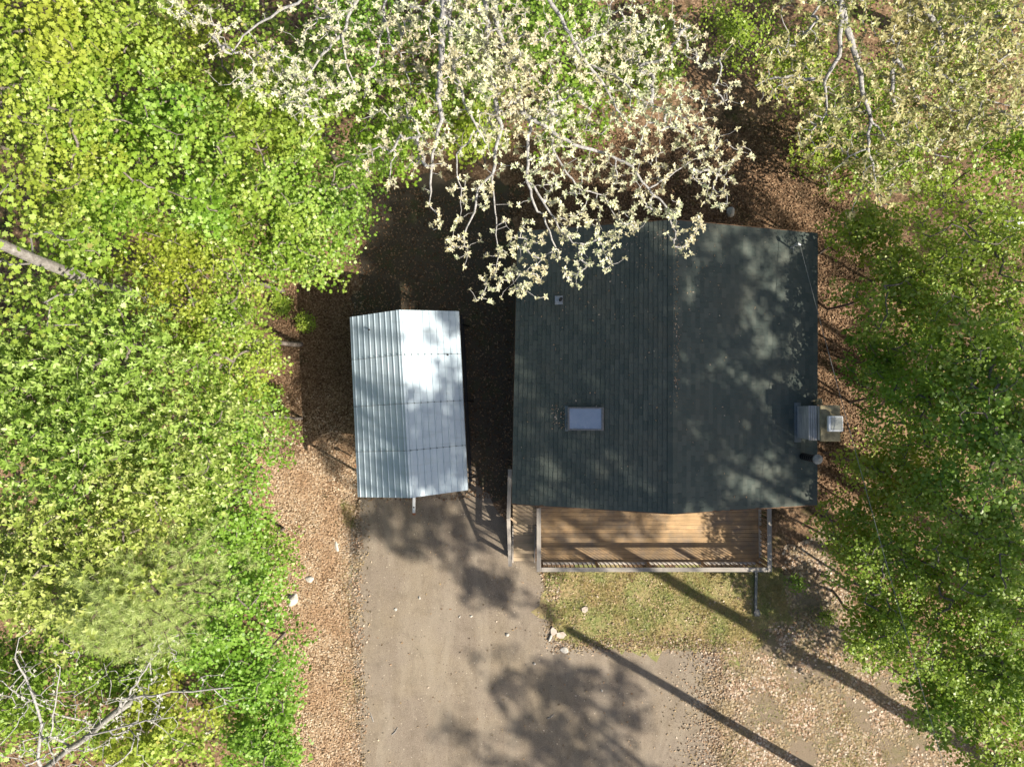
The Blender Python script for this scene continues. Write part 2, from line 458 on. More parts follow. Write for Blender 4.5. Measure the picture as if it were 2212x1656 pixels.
# ------------------------------------------------------------------ leaf meshes
def outline(kind):
    if kind == 'maple':
        pts = [(0, -.5), (.16, -.3), (.5, -.28), (.36, -.02), (.52, .2), (.24, .2), (0, .56), (-.24, .2), (-.52, .2), (-.36, -.02), (-.5, -.28), (-.16, -.3)]
        z = [0, 0, -.1, 0, -.12, 0, -.1, 0, -.12, 0, -.1, 0]
    elif kind == 'oval':
        pts = [(0, 0), (.2, .25), (.2, .65), (0, 1.0), (-.2, .65), (-.2, .25)]
        z = [0, .02, .02, -.12, .02, .02]
    elif kind == 'round':
        pts = [(0, -.5), (.32, -.28), (.36, .1), (0, .5), (-.36, .1), (-.32, -.28)]
        z = [0, -.06, -.06, -.05, -.06, -.06]
    elif kind == 'curl':
        pts = [(0, -.5), (.3, -.2), (.22, .2), (0, .5), (-.22, .25), (-.3, -.15)]
        z = [.1, -.05, .16, 0, .12, -.02]
    elif kind == 'blade':
        pts = [(-.05, 0), (.05, 0), (.03, .6), (0, 1.0), (-.03, .6)]
        z = [0, 0, .03, -.08, .03]
    else:   # needle
        pts = [(-.03, 0), (.03, 0), (0, 1.0)]
        z = [0, 0, 0]
    return np.array([(p[0], p[1], zz) for p, zz in zip(pts, z)], dtype=np.float32)


def leaves(name, P, kind, size, matl, parent=None, origin=(0, 0, 0), flat=1.2, normals=None, yaxis=None, jitter=0.3):
    P = np.asarray(P, dtype=np.float32); n = len(P)
    T = outline(kind); k = len(T)
    if normals is None:
        nn = rng.normal(size=(n, 3)); nn /= np.linalg.norm(nn, axis=1)[:, None]
        nn[:, 2] = np.abs(nn[:, 2]); nn[:, 2] += flat
    else: nn = np.asarray(normals, dtype=float)
    nn = nn / np.linalg.norm(nn, axis=1)[:, None]
    yy = rng.normal(size=(n, 3)) if yaxis is None else np.asarray(yaxis, dtype=float)
    yy = yy - nn * (yy * nn).sum(1)[:, None]; yy /= np.linalg.norm(yy, axis=1)[:, None] + 1e-9
    xx = np.cross(yy, nn)
    sz = (size * (1 + jitter * (rng.random(n) * 2 - 1)))[:, None, None]
    V = P[:, None, :] + sz * (T[None, :, 0, None] * xx[:, None, :] + T[None, :, 1, None] * yy[:, None, :] + T[None, :, 2, None] * nn[:, None, :])
    V = V.reshape(-1, 3) - np.array(origin)
    F = np.arange(n * k).reshape(n, k)
    return np_mesh(name, V, F, k, [matl], parent)


def stars(name, P, per, size, matl, parent=None, origin=(0, 0, 0), up=0.5, kind='oval'):
    """bursts of young leaves: per blades fanning from each point"""
    P = np.asarray(P); n = len(P)
    ax = rng.normal(size=(n, 3)) * 0.35 + np.array([0, 0, 1.0]); ax /= np.linalg.norm(ax, axis=1)[:, None]
    ref = rng.normal(size=(n, 3)); u = np.cross(ax, ref); u /= np.linalg.norm(u, axis=1)[:, None]; v = np.cross(ax, u)
    ang = (np.arange(per)[None, :] + rng.random((n, per)) * 0.6) * 2 * np.pi / per
    el = up + rng.normal(size=(n, per)) * 0.35
    d = (np.cos(ang)[..., None] * u[:, None] + np.sin(ang)[..., None] * v[:, None]) * np.cos(el)[..., None] + ax[:, None] * np.sin(el)[..., None]
    nrm = ax[:, None] - d * (d * ax[:, None]).sum(-1)[..., None] + rng.normal(size=(n, per, 3)) * 0.15
    PP = np.repeat(P[:, None, :], per, axis=1) + d * size * 0.06
    keep = rng.random((n, per)) < 0.9
    return leaves(name, PP[keep], kind, size, matl, parent, origin, normals=nrm[keep], yaxis=d[keep])


def sprays(name, pts, per, rad, kind, size, matl, parent, origin, centre, thick=0.05):
    """flat, drooping sprays of leaves, one per twig end, so a crown breaks up into layered tufts"""
    pts = np.asarray(pts); n = len(pts)
    out = pts - np.asarray(centre); out[:, 2] *= 0.3; out /= np.linalg.norm(out, axis=1)[:, None] + 1e-6
    d = np.array([0, 0, 1.25]) + out * 0.45 + rng.normal(size=(n, 3)) * 0.33
    d /= np.linalg.norm(d, axis=1)[:, None]
    u = np.cross(d, rng.normal(size=(n, 3))); u /= np.linalg.norm(u, axis=1)[:, None]; v = np.cross(d, u)
    R_ = rad * rng.uniform(0.6, 1.5, n)
    m = np.maximum(6, (per * (R_ / rad) ** 1.6)).astype(int)
    idx = np.repeat(np.arange(n), m); k = len(idx)
    rr = R_[idx] * np.sqrt(rng.random(k)); a = rng.random(k) * 2 * np.pi
    rr *= 1 + 0.28 * np.sin(a * 3 + idx * 1.7)
    P = pts[idx] + u[idx] * (rr * np.cos(a))[:, None] + v[idx] * (rr * np.sin(a) * 0.8)[:, None]
    P -= d[idx] * (0.5 * rr ** 2 / rad)[:, None]
    P += rng.normal(size=(k, 3)) * thick
    nn = d[idx] + rng.normal(size=(k, 3)) * 0.38
    return leaves(name, P, kind, size, matl, parent, origin, normals=nn, jitter=0.4)


# ------------------------------------------------------------------ wood skeletons
class Skel:
    """growing branch graph; radius follows the number of twigs carried"""
    def __init__(self, tip=0.006, power=0.5):
        self.p = []; self.par = []; self.r = []; self.tip = tip; self.power = power; self.lab = []

    def line(self, pts, radii=None, parent=-1, lab=0, step=0.5):
        pts = [Vector(p) for p in pts]
        last = parent; first = None
        for i, q in enumerate(pts):
            if i and (q - pts[i-1]).length > step:
                m = int((q - pts[i-1]).length / step)
                for k in range(1, m + 1):
                    f = k / (m + 1)
                    rr = (radii[i-1] * (1-f) + radii[i] * f) if radii else 0
                    w = pts[i-1].lerp(q, f) + Vector((random.gauss(0, .02), random.gauss(0, .02), random.gauss(0, .02)))
                    last = self._n(w, last, rr, lab)
                    if first is None: first = last
            last = self._n(q, last, radii[i] if radii else 0, lab)
            if first is None: first = last
        return last

    def _n(self, p, par, r, lab):
        self.p.append(np.array(p)); self.par.append(par); self.r.append(r); self.lab.append(lab)
        return len(self.p) - 1

    def nearest(self, q):
        A = np.array(self.p)
        return int(((A - np.array(q)) ** 2).sum(1).argmin())

    def attach(self, targets, bend=0.12, pull=None):
        T = np.array(targets)
        A = np.array(self.p)
        D = ((T[:, None, :] - A[None, :, :]) ** 2).sum(-1)
        best = D.min(1); bi = D.argmin(1)
        left = list(range(len(T)))
        done = np.zeros(len(T), bool)
        for _ in range(len(T)):
            bb = np.where(done, 1e18, best); i = int(bb.argmin()); done[i] = True
            q = T[i]; pi = int(bi[i]); p0 = self.p[pi]; L = math.sqrt(best[i])
            new = []
            mid = (p0 + q) / 2 + rng.normal(size=3) * bend * L
            new.append(self._n(mid, pi, 0, self.lab[pi]))
            new.append(self._n(q, new[0], 0, self.lab[pi]))
            for k in new:
                d = ((T - self.p[k]) ** 2).sum(1)
                s = d < best
                best[s] = d[s]; bi[s] = k

    def mesh(self, name, matl, parent, origin=(0, 0, 0), sel=None, minr=0.0):
        n = len(self.p); cnt = np.ones(n)
        for i in range(n - 1, -1, -1):
            if self.par[i] >= 0: cnt[self.par[i]] += cnt[i]
        rad = np.array([max(self.r[i], self.tip * cnt[i] ** self.power) if self.r[i] == 0 else self.r[i] for i in range(n)])
        idx = [i for i in range(n) if self.par[i] >= 0 and (sel is None or self.lab[i] == sel) and rad[i] >= minr]
        if not idx: return None
        A = np.array([self.p[self.par[i]] for i in idx]); B = np.array([self.p[i] for i in idx])
        ra = np.array([min(rad[self.par[i]], rad[i] * 1.25) for i in idx]); rb = rad[idx]
        d = B - A; L = np.linalg.norm(d, axis=1)[:, None] + 1e-9; d = d / L
        B = B + d * (rb * 0.3)[:, None]
        s = np.cross(d, np.array([0.13, 0.21, 0.97])); s /= np.linalg.norm(s, axis=1)[:, None] + 1e-9
        u = np.cross(s, d); k = 6
        an = np.arange(k) * 2 * np.pi / k
        ring = np.cos(an)[None, :, None] * s[:, None] + np.sin(an)[None, :, None] * u[:, None]
        V = np.concatenate([A[:, None] + ring * ra[:, None, None], B[:, None] + ring * rb[:, None, None]], 1)
        base = np.arange(len(idx))[:, None, None] * (2 * k)
        q = np.array([[j, (j+1) % k, k + (j+1) % k, k + j] for j in range(k)])[None]
        F = (base + q).reshape(-1, 4)
        return np_mesh(name, V.reshape(-1, 3) - np.array(origin), F, 4, [matl], parent, smooth=True)


def crown_points(c, rx, rz, n, lump=0.3):
    """clump centres in an uneven dome"""
    out = []
    ph = rng.random(6) * 6.28
    while len(out) < n:
        v = rng.normal(size=3); v /= np.linalg.norm(v)
        a = math.atan2(v[1], v[0])
        k = 1 + lump * (0.5 * math.sin(2*a+ph[0]) + 0.35 * math.sin(3*a+ph[1]) + 0.3 * math.sin(5*a + ph[2]))
        r = rng.random() ** 0.45
        if v[2] < -0.4: continue
        out.append((c[0] + v[0]*r*rx*k, c[1] + v[1]*r*rx*k, c[2] + v[2]*r*rz))
    return np.array(out)


def tree(px, py, zc, rx, label, kind='maple_tree', leafm='maple', leaf='maple', size=0.09, clumps=74, per=64, barkm='bark', rz=None,
         group=None, tr=0.09, base=None, world=None, spread=0.27, cat='tree', lean=0.5, cz=None, burst=0, extra=None):
    C = Vector(world) if world else at(px, py, zc)
    rz = rz or rx * 0.75
    B = Vector(base) if base else Vector((C.x + random.uniform(-lean, lean), C.y + random.uniform(-lean, lean), 0))
    o = thing(kind, label, cat, (B.x, B.y, 0), group)
    sk = Skel(0.006, 0.42)
    top = Vector((C.x, C.y, zc - rz * 0.1))
    mid = B.lerp(top, 0.5) + Vector((random.gauss(0, .12), random.gauss(0, .12), 0))
    sk.line([B, mid, top], [tr, tr * 0.8, tr * 0.3], step=0.7)
    pts = crown_points(C, rx, rz, clumps)
    if extra is not None: pts = np.concatenate([pts, extra])
    sk.attach(pts)
    org = (B.x, B.y, 0)
    sk.mesh('trunk', M[barkm], o, org)
    if burst:
        PP = np.repeat(pts, per, axis=0) + rng.normal(size=(len(pts) * per, 3)) * np.array([spread, spread, spread * 0.6])
        stars('crown', PP, burst, size, M[leafm], o, org, kind=leaf)
    else:
        sprays('crown', pts, per, spread * 1.5, leaf, size * random.uniform(.85, 1.2), M[leafm], o, org, C)
    return o


def in_poly(x, y, poly):
    x = np.asarray(x); y = np.asarray(y); c = np.zeros(x.shape, bool); j = len(poly) - 1
    for i in range(len(poly)):
        xi, yi = poly[i]; xj, yj = poly[j]
        s = ((yi > y) != (yj > y)) & (x < (xj - xi) * (y - yi) / (yj - yi + 1e-12) + xi)
        c ^= s; j = i
    return c


def sample_poly(poly, n, z=0.0):
    """points spread over a patch of ground given by its outline in the picture"""
    w = [at(a, b, z) for a, b in poly]
    poly = [(p.x, p.y) for p in w]
    xs = [p[0] for p in poly]; ys = [p[1] for p in poly]
    out = []
    while sum(len(a) for a in out) < n:
        x = rng.uniform(min(xs), max(xs), n); y = rng.uniform(min(ys), max(ys), n)
        k = in_poly(x, y, poly)
        out.append(np.stack([x[k], y[k], np.full(k.sum(), z)], 1))
    return np.concatenate(out)[:n]


def sheet(name, poly, z, matl, rough=0.12, step=0.22, kind='structure'):
    """flat patch of ground with a ragged outline"""
    w = [at(a, b, 0) for a, b in poly]
    pts = []
    for i in range(len(w)):
        a, b = w[i], w[(i+1) % len(w)]
        n = max(1, int((b - a).length / step))
        for k in range(n):
            q = a.lerp(b, k / n)
            wv = rough * 1.6 * (math.sin(q.x * 2.1 + q.y * 1.3) + .7 * math.sin(q.x * 4.7 - q.y * 3.9 + 1) + .5 * math.sin(q.x * 9.1 + q.y * 8.3))
            nn = Vector((b.y - a.y, a.x - b.x, 0)).normalized()
            pts.append((q.x + nn.x * wv + random.gauss(0, rough * .3), q.y + nn.y * wv + random.gauss(0, rough * .3), z))
    bm = bmesh.new()
    f = bm.faces.new([bm.verts.new(p) for p in pts])
    bmesh.ops.triangulate(bm, faces=[f])
    if f.is_valid and f.normal.z < 0: pass
    bmesh.ops.recalc_face_normals(bm, faces=bm.faces[:])
    if bm.faces[:][0].normal.z < 0: bmesh.ops.reverse_faces(bm, faces=bm.faces[:])
    me = bpy.data.meshes.new(name); bm.to_mesh(me); bm.free()
    return tag(put(name, me, None, [matl]), kind=kind)


# ------------------------------------------------------------------ ground
mb = MB(); mb.add([(-220, -220, 0), (220, -220, 0), (220, 220, 0), (-220, 220, 0)], [(0, 1, 2, 3)])
tag(mb.build('ground', M['litter']), kind='structure')
DRIVE = [(790, 1010), (900, 1000), (1020, 1010), (1070, 1090), (1095, 1150), (1165, 1215), (1178, 1250), (1185, 1340), (1200, 1378), (1300, 1392), (1430, 1385),
         (1560, 1400), (1540, 1450), (1580, 1520), (1530, 1600), (1550, 1700), (1600, 2100), (740, 2100), (776, 1656), (772, 1560), (757, 1400), (748, 1290), (752, 1180), (768, 1080)]
sheet('driveway', DRIVE, 0.004, M['gravel'], 0.07)
SHADE_SOIL = [(775, 640), (765, 420), (900, 385), (1120, 400), (1118, 1100), (1060, 1085), (1010, 1030), (770, 1040)]
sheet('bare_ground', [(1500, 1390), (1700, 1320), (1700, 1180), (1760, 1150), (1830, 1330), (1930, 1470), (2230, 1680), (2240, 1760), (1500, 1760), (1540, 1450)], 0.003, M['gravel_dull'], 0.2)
sheet('shade_soil', SHADE_SOIL, 0.002, M['shade_soil'], 0.12)  # dark sheet: shade between carport and house put into the ground colour
LAWN = [(1172, 1225), (1690, 1225), (1700, 1330), (1640, 1400), (1560, 1408), (1420, 1398), (1300, 1400), (1215, 1382), (1186, 1330), (1176, 1260)]
sheet('lawn', LAWN, 0.008, M['lawn'], 0.2)

# fallen leaves, real ones, where the litter shows
band = [(590, 560), (760, 600), (765, 800), (775, 1060), (758, 1130), (750, 1290), (760, 1420), (775, 1656), (770, 1750), (560, 1750), (560, 1100), (480, 1050), (560, 900), (590, 700)]
P = sample_poly(band, 88000); P = P[np.sin(P[:,0]*2.3+1)*np.cos(P[:,1]*1.9) + .6*np.sin(P[:,0]*5.1-P[:,1]*4.2) + rng.normal(size=len(P))*.5 > -1.05]; P[:, 2] = rng.uniform(0.008, 0.028, len(P))
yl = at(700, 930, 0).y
up_ = (P[:, 1] + rng.normal(size=len(P)) * .9) > yl  # upper part of the band takes the darker leaves as painted shade
tag(leaves('fallen_leaves', P[up_], 'curl', 0.056, M['dead_rust_shade'], flat=1.6, jitter=0.75), 'fallen leaves left of the carport, shade put into their brown colour', 'leaf litter', kind='stuff')
P = P[~up_]
tag(leaves('fallen_leaves', P, 'curl', 0.054, M['dead_leaf'], flat=2.6, jitter=0.75), 'orange brown fallen leaves drifted along the left side of the driveway', 'leaf litter', kind='stuff')
rightp = [(1560, 1400), (1700, 1330), (1690, 1180), (1790, 1150), (1860, 1350), (1960, 1480), (2212, 1656), (2250, 1750), (1550, 1750), (1550, 1560), (1570, 1470)]
P = sample_poly(rightp, 34000); P = P[np.sin(P[:,0]*1.9)*np.cos(P[:,1]*2.3+1) + .5*np.sin(P[:,0]*4.1+P[:,1]*3) + rng.normal(size=len(P))*.45 > -.15]; P[:, 2] = rng.uniform(0.008, 0.025, len(P))
tag(leaves('fallen_leaves', P, 'maple', 0.07, M['dead_pink'], flat=2.6, jitter=0.8), 'pale tan fallen leaves scattered right of the gravel at the bottom', 'leaf litter', kind='stuff')
back = [(1100, 300), (1820, 250), (1860, 520), (1900, 800), (1860, 1080), (1770, 1100), (1765, 500), (1500, 478), (1100, 470)]
P = sample_poly(back, 30000); P[:, 2] = rng.uniform(0.008, 0.04, len(P))
tag(leaves('fallen_leaves', P, 'curl', 0.06, M['dead_rust_shade'], flat=0.9, jitter=0.7), 'rusty fallen leaves behind and to the right of the house', 'leaf litter', kind='stuff')
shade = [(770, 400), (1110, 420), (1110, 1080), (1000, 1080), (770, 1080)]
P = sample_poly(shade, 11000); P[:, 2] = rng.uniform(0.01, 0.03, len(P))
tag(leaves('fallen_leaves', P, 'curl', 0.06, M['dead_rust_shade'], flat=0.9, jitter=0.7), 'thin scatter of dead leaves on the shaded gravel round the carport', 'leaf litter', kind='stuff')

# edges of the gravel: leaves blown over it
P = []
for a, b in (((755, 1100), (748, 1290)), ((748, 1290), (762, 1450)), ((762, 1450), (776, 1680)), ((1560, 1400), (1550, 1690)), ((1180, 1240), (1200, 1385)), ((1200, 1385), (1560, 1400)), ((770, 600), (768, 1080))):
    for k in range(420):
        q = at(a[0] + (b[0]-a[0]) * random.random() + random.gauss(0, 9), a[1] + (b[1]-a[1]) * random.random() * 1.0 + random.gauss(0, 6), 0)
        P.append((q.x, q.y, random.uniform(0.01, 0.03)))
for k in range(2600):       # drifts that thin out over the gravel on the right
    q = at(1575 - abs(random.gauss(0, 42)) + 25 * math.sin(k * .7), random.uniform(1390, 1690), 0); P.append((q.x, q.y, random.uniform(.01, .03)))
for k in range(1500):
    q = at(762 + abs(random.gauss(0, 14)), random.uniform(1080, 1690), 0); P.append((q.x, q.y, random.uniform(.01, .03)))
for k in range(900):
    q = at(random.uniform(1190, 1570), 1392 + random.gauss(0, 10), 0); P.append((q.x, q.y, random.uniform(.01, .03)))
P += [tuple(p + np.array([0, 0, random.uniform(.01, .02)])) for p in sample_poly(DRIVE, 500)]
tag(leaves('fallen_leaves', P, 'curl', 0.07, M['dead_pink'], flat=1.2, jitter=0.5), 'loose leaves blown over the edges of the gravel driveway', 'leaf litter', kind='stuff')

# loose stones on the gravel
P = sample_poly(DRIVE, 5200); n = len(P)
O = np.array([(1,0,0),(0,1,0),(-1,0,0),(0,-1,0),(0,0,.6),(0,0,-.2)])
sz = (.006 + .016 * rng.random(n) ** 3)[:, None, None]
V = O[None] * sz * (1 + .5 * (rng.random((n, 6, 3)) - .5)) + P[:, None, :] + np.array([0, 0, .007])
F = np.array([(0,1,4),(1,2,4),(2,3,4),(3,0,4),(1,0,5),(2,1,5),(3,2,5),(0,3,5)])[None] + (np.arange(n) * 6)[:, None, None]
m, t, b = mat('pebble'); isl = t.nodes.new('ShaderNodeNewGeometry').outputs['Random Per Island']
t.links.new(ramp(t, isl, [(0, (0.09, 0.075, 0.06)), (0.5, (0.24, 0.21, 0.17)), (1, (0.5, 0.46, 0.4))]).outputs[0], b.inputs['Base Color']); b.inputs['Roughness'].default_value = .9
tag(np_mesh('gravel', V.reshape(-1, 3), F.reshape(-1, 3), 3, [m]), 'loose small stones on the driveway', 'gravel', kind='stuff')

# grass of the lawn
P = sample_poly(LAWN, 42000); P[:, 2] = 0.008
ph = np.sin(P[:, 0] * 2.1 + 1.3) * np.cos(P[:, 1] * 2.7) + rng.normal(size=len(P)) * 0.6
P = P[ph > -0.55]
P2 = sample_poly([(738, 1080), (766, 1090), (766, 1140), (745, 1135)], 1600); P2[:, 2] = 0.0
P3 = sample_poly([(1690, 1290), (1760, 1330), (1820, 1440), (1700, 1420)], 1500)
P = np.concatenate([P, P2, P3])
P4 = sample_poly([(1160, 1225), (1720, 1225), (1790, 1330), (1800, 1470), (1620, 1480), (1560, 1420), (1220, 1405), (1165, 1330)], 5200)
P4 = P4[np.sin(P4[:, 0] * 3.1) * np.cos(P4[:, 1] * 2.2) + rng.normal(size=len(P4)) * .5 > .2]
P5 = sample_poly([(738, 1090), (770, 1090), (775, 1660), (740, 1660)], 3000)
P5 = P5[np.sin(P5[:, 1] * 1.6) + rng.normal(size=len(P5)) * .4 > .5]
P6 = np.array([tuple(at(1821 + random.gauss(0, 16), 1552 + random.gauss(0, 22), .01)) for _ in range(500)] + [tuple(at(1845 + random.gauss(0, 22), 1645 + random.gauss(0, 14), .01)) for _ in range(500)])
P7 = sample_poly([(1560, 1400), (1700, 1330), (1790, 1200), (1860, 1350), (1960, 1480), (2212, 1656), (1560, 1656)], 26000)
P7 = P7[np.sin(P7[:, 0] * 1.3 + 1) * np.cos(P7[:, 1] * 1.7) + rng.normal(size=len(P7)) * .45 > .2]
P = np.concatenate([P, P4, P5, P6, P7])
yd = rng.normal(size=(len(P), 3)); yd[:, 2] = np.abs(yd[:, 2]) * 0.6 + 0.2
nd = rng.normal(size=(len(P), 3)); nd[:, 2] = np.abs(nd[:, 2]) + 1.0
tag(leaves('grass', P, 'blade', 0.1, M['grass'], normals=nd, yaxis=yd, jitter=0.4), 'patchy yellow and green grass below the deck', 'grass', kind='stuff')
P = sample_poly([(1180, 1300), (1240, 1360), (1400, 1380), (1640, 1380), (1690, 1330), (1660, 1260), (1200, 1240)], 600); P[:, 2] = rng.uniform(0.03, 0.06, len(P))
tag(leaves('fallen_leaves', P, 'curl', 0.07, M['dead_pink'], flat=1.2), 'scattered pale leaves lying on the grass', 'leaf litter', kind='stuff')


# ------------------------------------------------------------------ stones, sticks
def rock(px, py, w, d, h, label, mk='rock', name='rock', rot=0, slab=False):
    c = at(px, py, 0)
    bm = bmesh.new()
    if slab:
        pts = []
        for k in range(6):
            a = k * math.pi / 3 + random.uniform(-.25, .25)
            pts.append((math.cos(a) * w / 2 * random.uniform(.85, 1.1), math.sin(a) * d / 2 * random.uniform(.85, 1.1)))
        lo = [bm.verts.new((x, y, 0.0)) for x, y in pts]; hi = [bm.verts.new((x * .96, y * .96, h)) for x, y in pts]
        bm.faces.new(hi); bm.faces.new(lo[::-1])
        for k in range(6): bm.faces.new((lo[k], lo[(k+1) % 6], hi[(k+1) % 6], hi[k]))
    else:
        bmesh.ops.create_icosphere(bm, subdivisions=3, radius=0.5)
        ph = [random.random() * 6 for _ in range(6)]
        for v in bm.verts:
            k = 1 + .14 * math.sin(5*v.co.x+ph[0]) + .12 * math.sin(7*v.co.y+ph[1]) + .1 * math.sin(9*v.co.z+ph[2]) + random.uniform(-.03, .03)
            v.co = Vector((v.co.x * w * k, v.co.y * d * k, max(-.2, v.co.z) * h * 1.6 * k))
    bmesh.ops.rotate(bm, verts=bm.verts[:], cent=(0, 0, 0), matrix=Matrix.Rotation(rot, 3, 'Z'))
    me = bpy.data.meshes.new(name); bm.to_mesh(me); bm.free()
    o = put(name, me, None, [M[mk]]); o.location = (c.x, c.y, 0.009)
    return tag(o, label, 'rock')

rock(632, 1294, .38, .5, .22, 'white boulder at the left edge of the fallen leaf band', 'rock', rot=-.5)
rock(668, 1250, .3, .2, .1, 'small pale stone above the white boulder on the leaf band', 'rock')
rock(538, 1062, .35, .3, .2, 'lilac grey stone at the top left of the leaf band', 'rock_dark')
rock(512, 1082, .26, .24, .2, 'small white stone at the forest edge left of the leaf band', 'rock')
rock(482, 1100, .55, .3, .25, 'long grey stone half hidden in the left forest edge', 'rock_dark', rot=.3)
rock(727, 1180, .12, .34, .07, 'narrow pale stone at the left edge of the driveway', 'rock', rot=.2)
rock(1196, 1362, .26, .34, .05, 'pinkish square flagstone at the top left corner of the gravel turnout', 'flagstone', 'flagstone', rot=.5, slab=True)
rock(1212, 1370, .4, .3, .05, 'cream flagstone at the tip of the long pole shadow', 'flagstone', 'flagstone', rot=.2, slab=True)
rock(1189, 1376, .12, .26, .1, 'narrow white stone beside the two flagstones', 'rock', rot=-.4)
rock(1218, 1402, .34, .22, .08, 'lumpy cream stone on the gravel below the flagstones', 'rock', rot=-.3)
rock(1263, 1315, .26, .24, .05, 'pale flagstone lying alone in the grass', 'flagstone', 'flagstone', rot=.6, slab=True)
rock(1634, 1322, .28, .3, .08, 'grey splash stone at the lower end of the drain pipe', 'rock_dark', 'splash_stone', slab=True)
rock(1577, 458, .3, .34, .2, 'pale stone behind the house at the top right of its roof', 'rock')
rock(2195, 482, .9, .5, .4, 'large bluish white boulder at the right edge of the picture', 'white_paint', 'boulder', rot=.3)
for i, (px, py, w, lb) in enumerate(((1018, 1330, .1, 'tiny pale stone in the middle of the driveway'), (993, 1331, .09, 'tiny white stone left of the one in mid driveway'),
        (906, 1290, .12, 'small pale stone on the upper driveway'), (1096, 1370, .16, 'thin flat pale stone on the right half of the driveway'),
        (855, 1315, .12, 'small buff stone at the upper left of the driveway'), (1300, 1490, .1, 'small white pebble beside the shadow on the lower gravel'),
        (1154, 1432, .12, 'buff stone on the gravel left of the big shadow'))):
    rock(px, py, w, w * .7, w * .4, lb, 'rock', 'stone', rot=i)
for px, py, L, a, lb in ((1190, 1546, .3, .6, 'short pale stick lying in the shaded gravel'), (853, 1578, .35, .9, 'forked pale stick on the lower left gravel'), (803, 1548, .35, 1.9, 'thin yellow twig near the left edge of the driveway')):
    c = at(px, py, 0.02)
    mb = MB(); d = Vector((math.cos(a), math.sin(a), 0)) * L / 2
    mb.tube([c - d, c + Vector((.02, -.02, .01)), c + d], [.014, .012, .006], 6)
    mb.tube([c, c + Vector((-d.y * .5, d.x * .4, 0.01)) + d * .4], [.008, .004], 5)
    tag(mb.build('stick', M['bark_pale']), lb, 'stick')

# ------------------------------------------------------------------ house
ZE, ZR = 3.4, 4.7
E_lb, E_lt = at(1106.5, 1088, ZE), at(1119, 500, ZE)
E_rb, E_rt = at(1764, 1090, ZE), at(1765, 504, ZE)
R_b, R_t = at(1453, 1109, ZR), at(1454, 475, ZR)
hc = (E_lb + E_lt + E_rb + E_rt) / 4
house = thing('house', 'house with a grey green shingle gable roof beside the wooden deck', 'house', (hc.x, hc.y, 0))
# walls
yaw = math.atan2((E_rb - E_lb).y, (E_rb - E_lb).x)
inset = .38
x0, x1 = E_lb.x + .42, E_rb.x - .4
y0, y1 = E_lb.y + inset, E_lt.y - inset
mb = MB()
zt = ZE + .1
xm = (x0 + x1) / 2
gz = ZR - .12
for ya, yb in ((y0, y0 + .15), (y1 - .15, y1)):
    mb.add([(x0, ya, 0), (x1, ya, 0), (x1, ya, zt - .18), (xm, ya, gz), (x0, ya, zt - .18), (x0, yb, 0), (x1, yb, 0), (x1, yb, zt - .18), (xm, yb, gz), (x0, yb, zt - .18)],
           [(0, 1, 2, 3, 4), (9, 8, 7, 6, 5), (0, 5, 6, 1), (1, 6, 7, 2), (2, 7, 8, 3), (3, 8, 9, 4), (4, 9, 5, 0)])
mb.box((x0, y0 + .152, 0), (x0 + .15, y1 - .152, zt - .2))
mb.box((x1 - .15, y0 + .152, 0), (x1, y1 - .152, zt - .2))
mb.build('wall', M['siding'], house)
# door and window on the deck side
mb = MB(); mb.box((x0 + 5.2, y0 - .04, 1.02), (x0 + 6.15, y0 - .003, 3.05)); mb.build('door', M['white_paint'], house, bevel=.01)
mb = MB(); mb.box((x0 + 2.2, y0 - .04, 1.9), (x0 + 3.6, y0 - .003, 2.95)); wf = mb.build('window', M['white_paint'], house)
mb = MB(); mb.box((x0 + 2.28, y0 - .05, 1.98), (x0 + 3.52, y0 - .042, 2.87)); mb.build('pane', M['glass'], wf)

# roof deck (board under the shingles) and shingles
def quadlerp(a, b, c, d, u, v):      # u: eave->ridge, v: bottom->top
    return (a.lerp(b, v)).lerp(c.lerp(d, v), u)
mb = MB()
up = Vector((0, 0, 1))
th = .14
for (a, b, c, d) in ((E_lb, E_lt, R_b, R_t), (E_rb, E_rt, R_b, R_t)):
    q = [a, b, d, c]
    vs = [p - up * .012 for p in q] + [p - up * th for p in q]
    fs = [(0, 1, 2, 3), (7, 6, 5, 4), (0, 4, 5, 1), (1, 5, 6, 2), (2, 6, 7, 3), (3, 7, 4, 0)]
    mb.add(vs, fs)
roof = mb.build('roof', M['siding'], house)
me = roof.data
mb = MB()
NC = 34
for side, (a, b, c, d) in enumerate(((E_lb, E_lt, R_b, R_t), (E_rb, E_rt, R_b, R_t))):
    nrm = (b - a).cross(c - a); nrm.normalize()
    if nrm.z < 0: nrm = -nrm
    Lr = (b - a).length
    for k in range(NC):
        u0 = k / NC; u1 = min(1.0, (k + 1.12) / NC)
        off = (k % 2) * .5 + random.uniform(-.08, .08)
        nt_ = int(Lr / .305) + 1
        v = -off * .305 / Lr
        while v < 1.0:
            va = max(0.0, v); vb = min(1.0, v + .299 / Lr)
            v += .305 / Lr
            if vb - va < .004: continue
            ub = u0 - (0.012 / NC if k else .1 / NC) + random.uniform(-.04, .04) / NC
            tt = .014 + random.uniform(0, .005)
            A0 = quadlerp(a, b, c, d, ub, va); A1 = quadlerp(a, b, c, d, ub, vb)
            B1 = quadlerp(a, b, c, d, u1, vb); B0 = quadlerp(a, b, c, d, u1, va)
            vs = [A0 - nrm * .004, A1 - nrm * .004, A0 + nrm * tt, A1 + nrm * tt, B0 + nrm * .0005, B1 + nrm * .0005]
            fs = [(0, 1, 3, 2), (2, 3, 5, 4), (0, 2, 4), (1, 5, 3)]
            if side: fs = [tuple(reversed(f)) for f in fs]
            mb.add(vs, fs)
sh = mb.build('shingles', M['shingle'], roof)
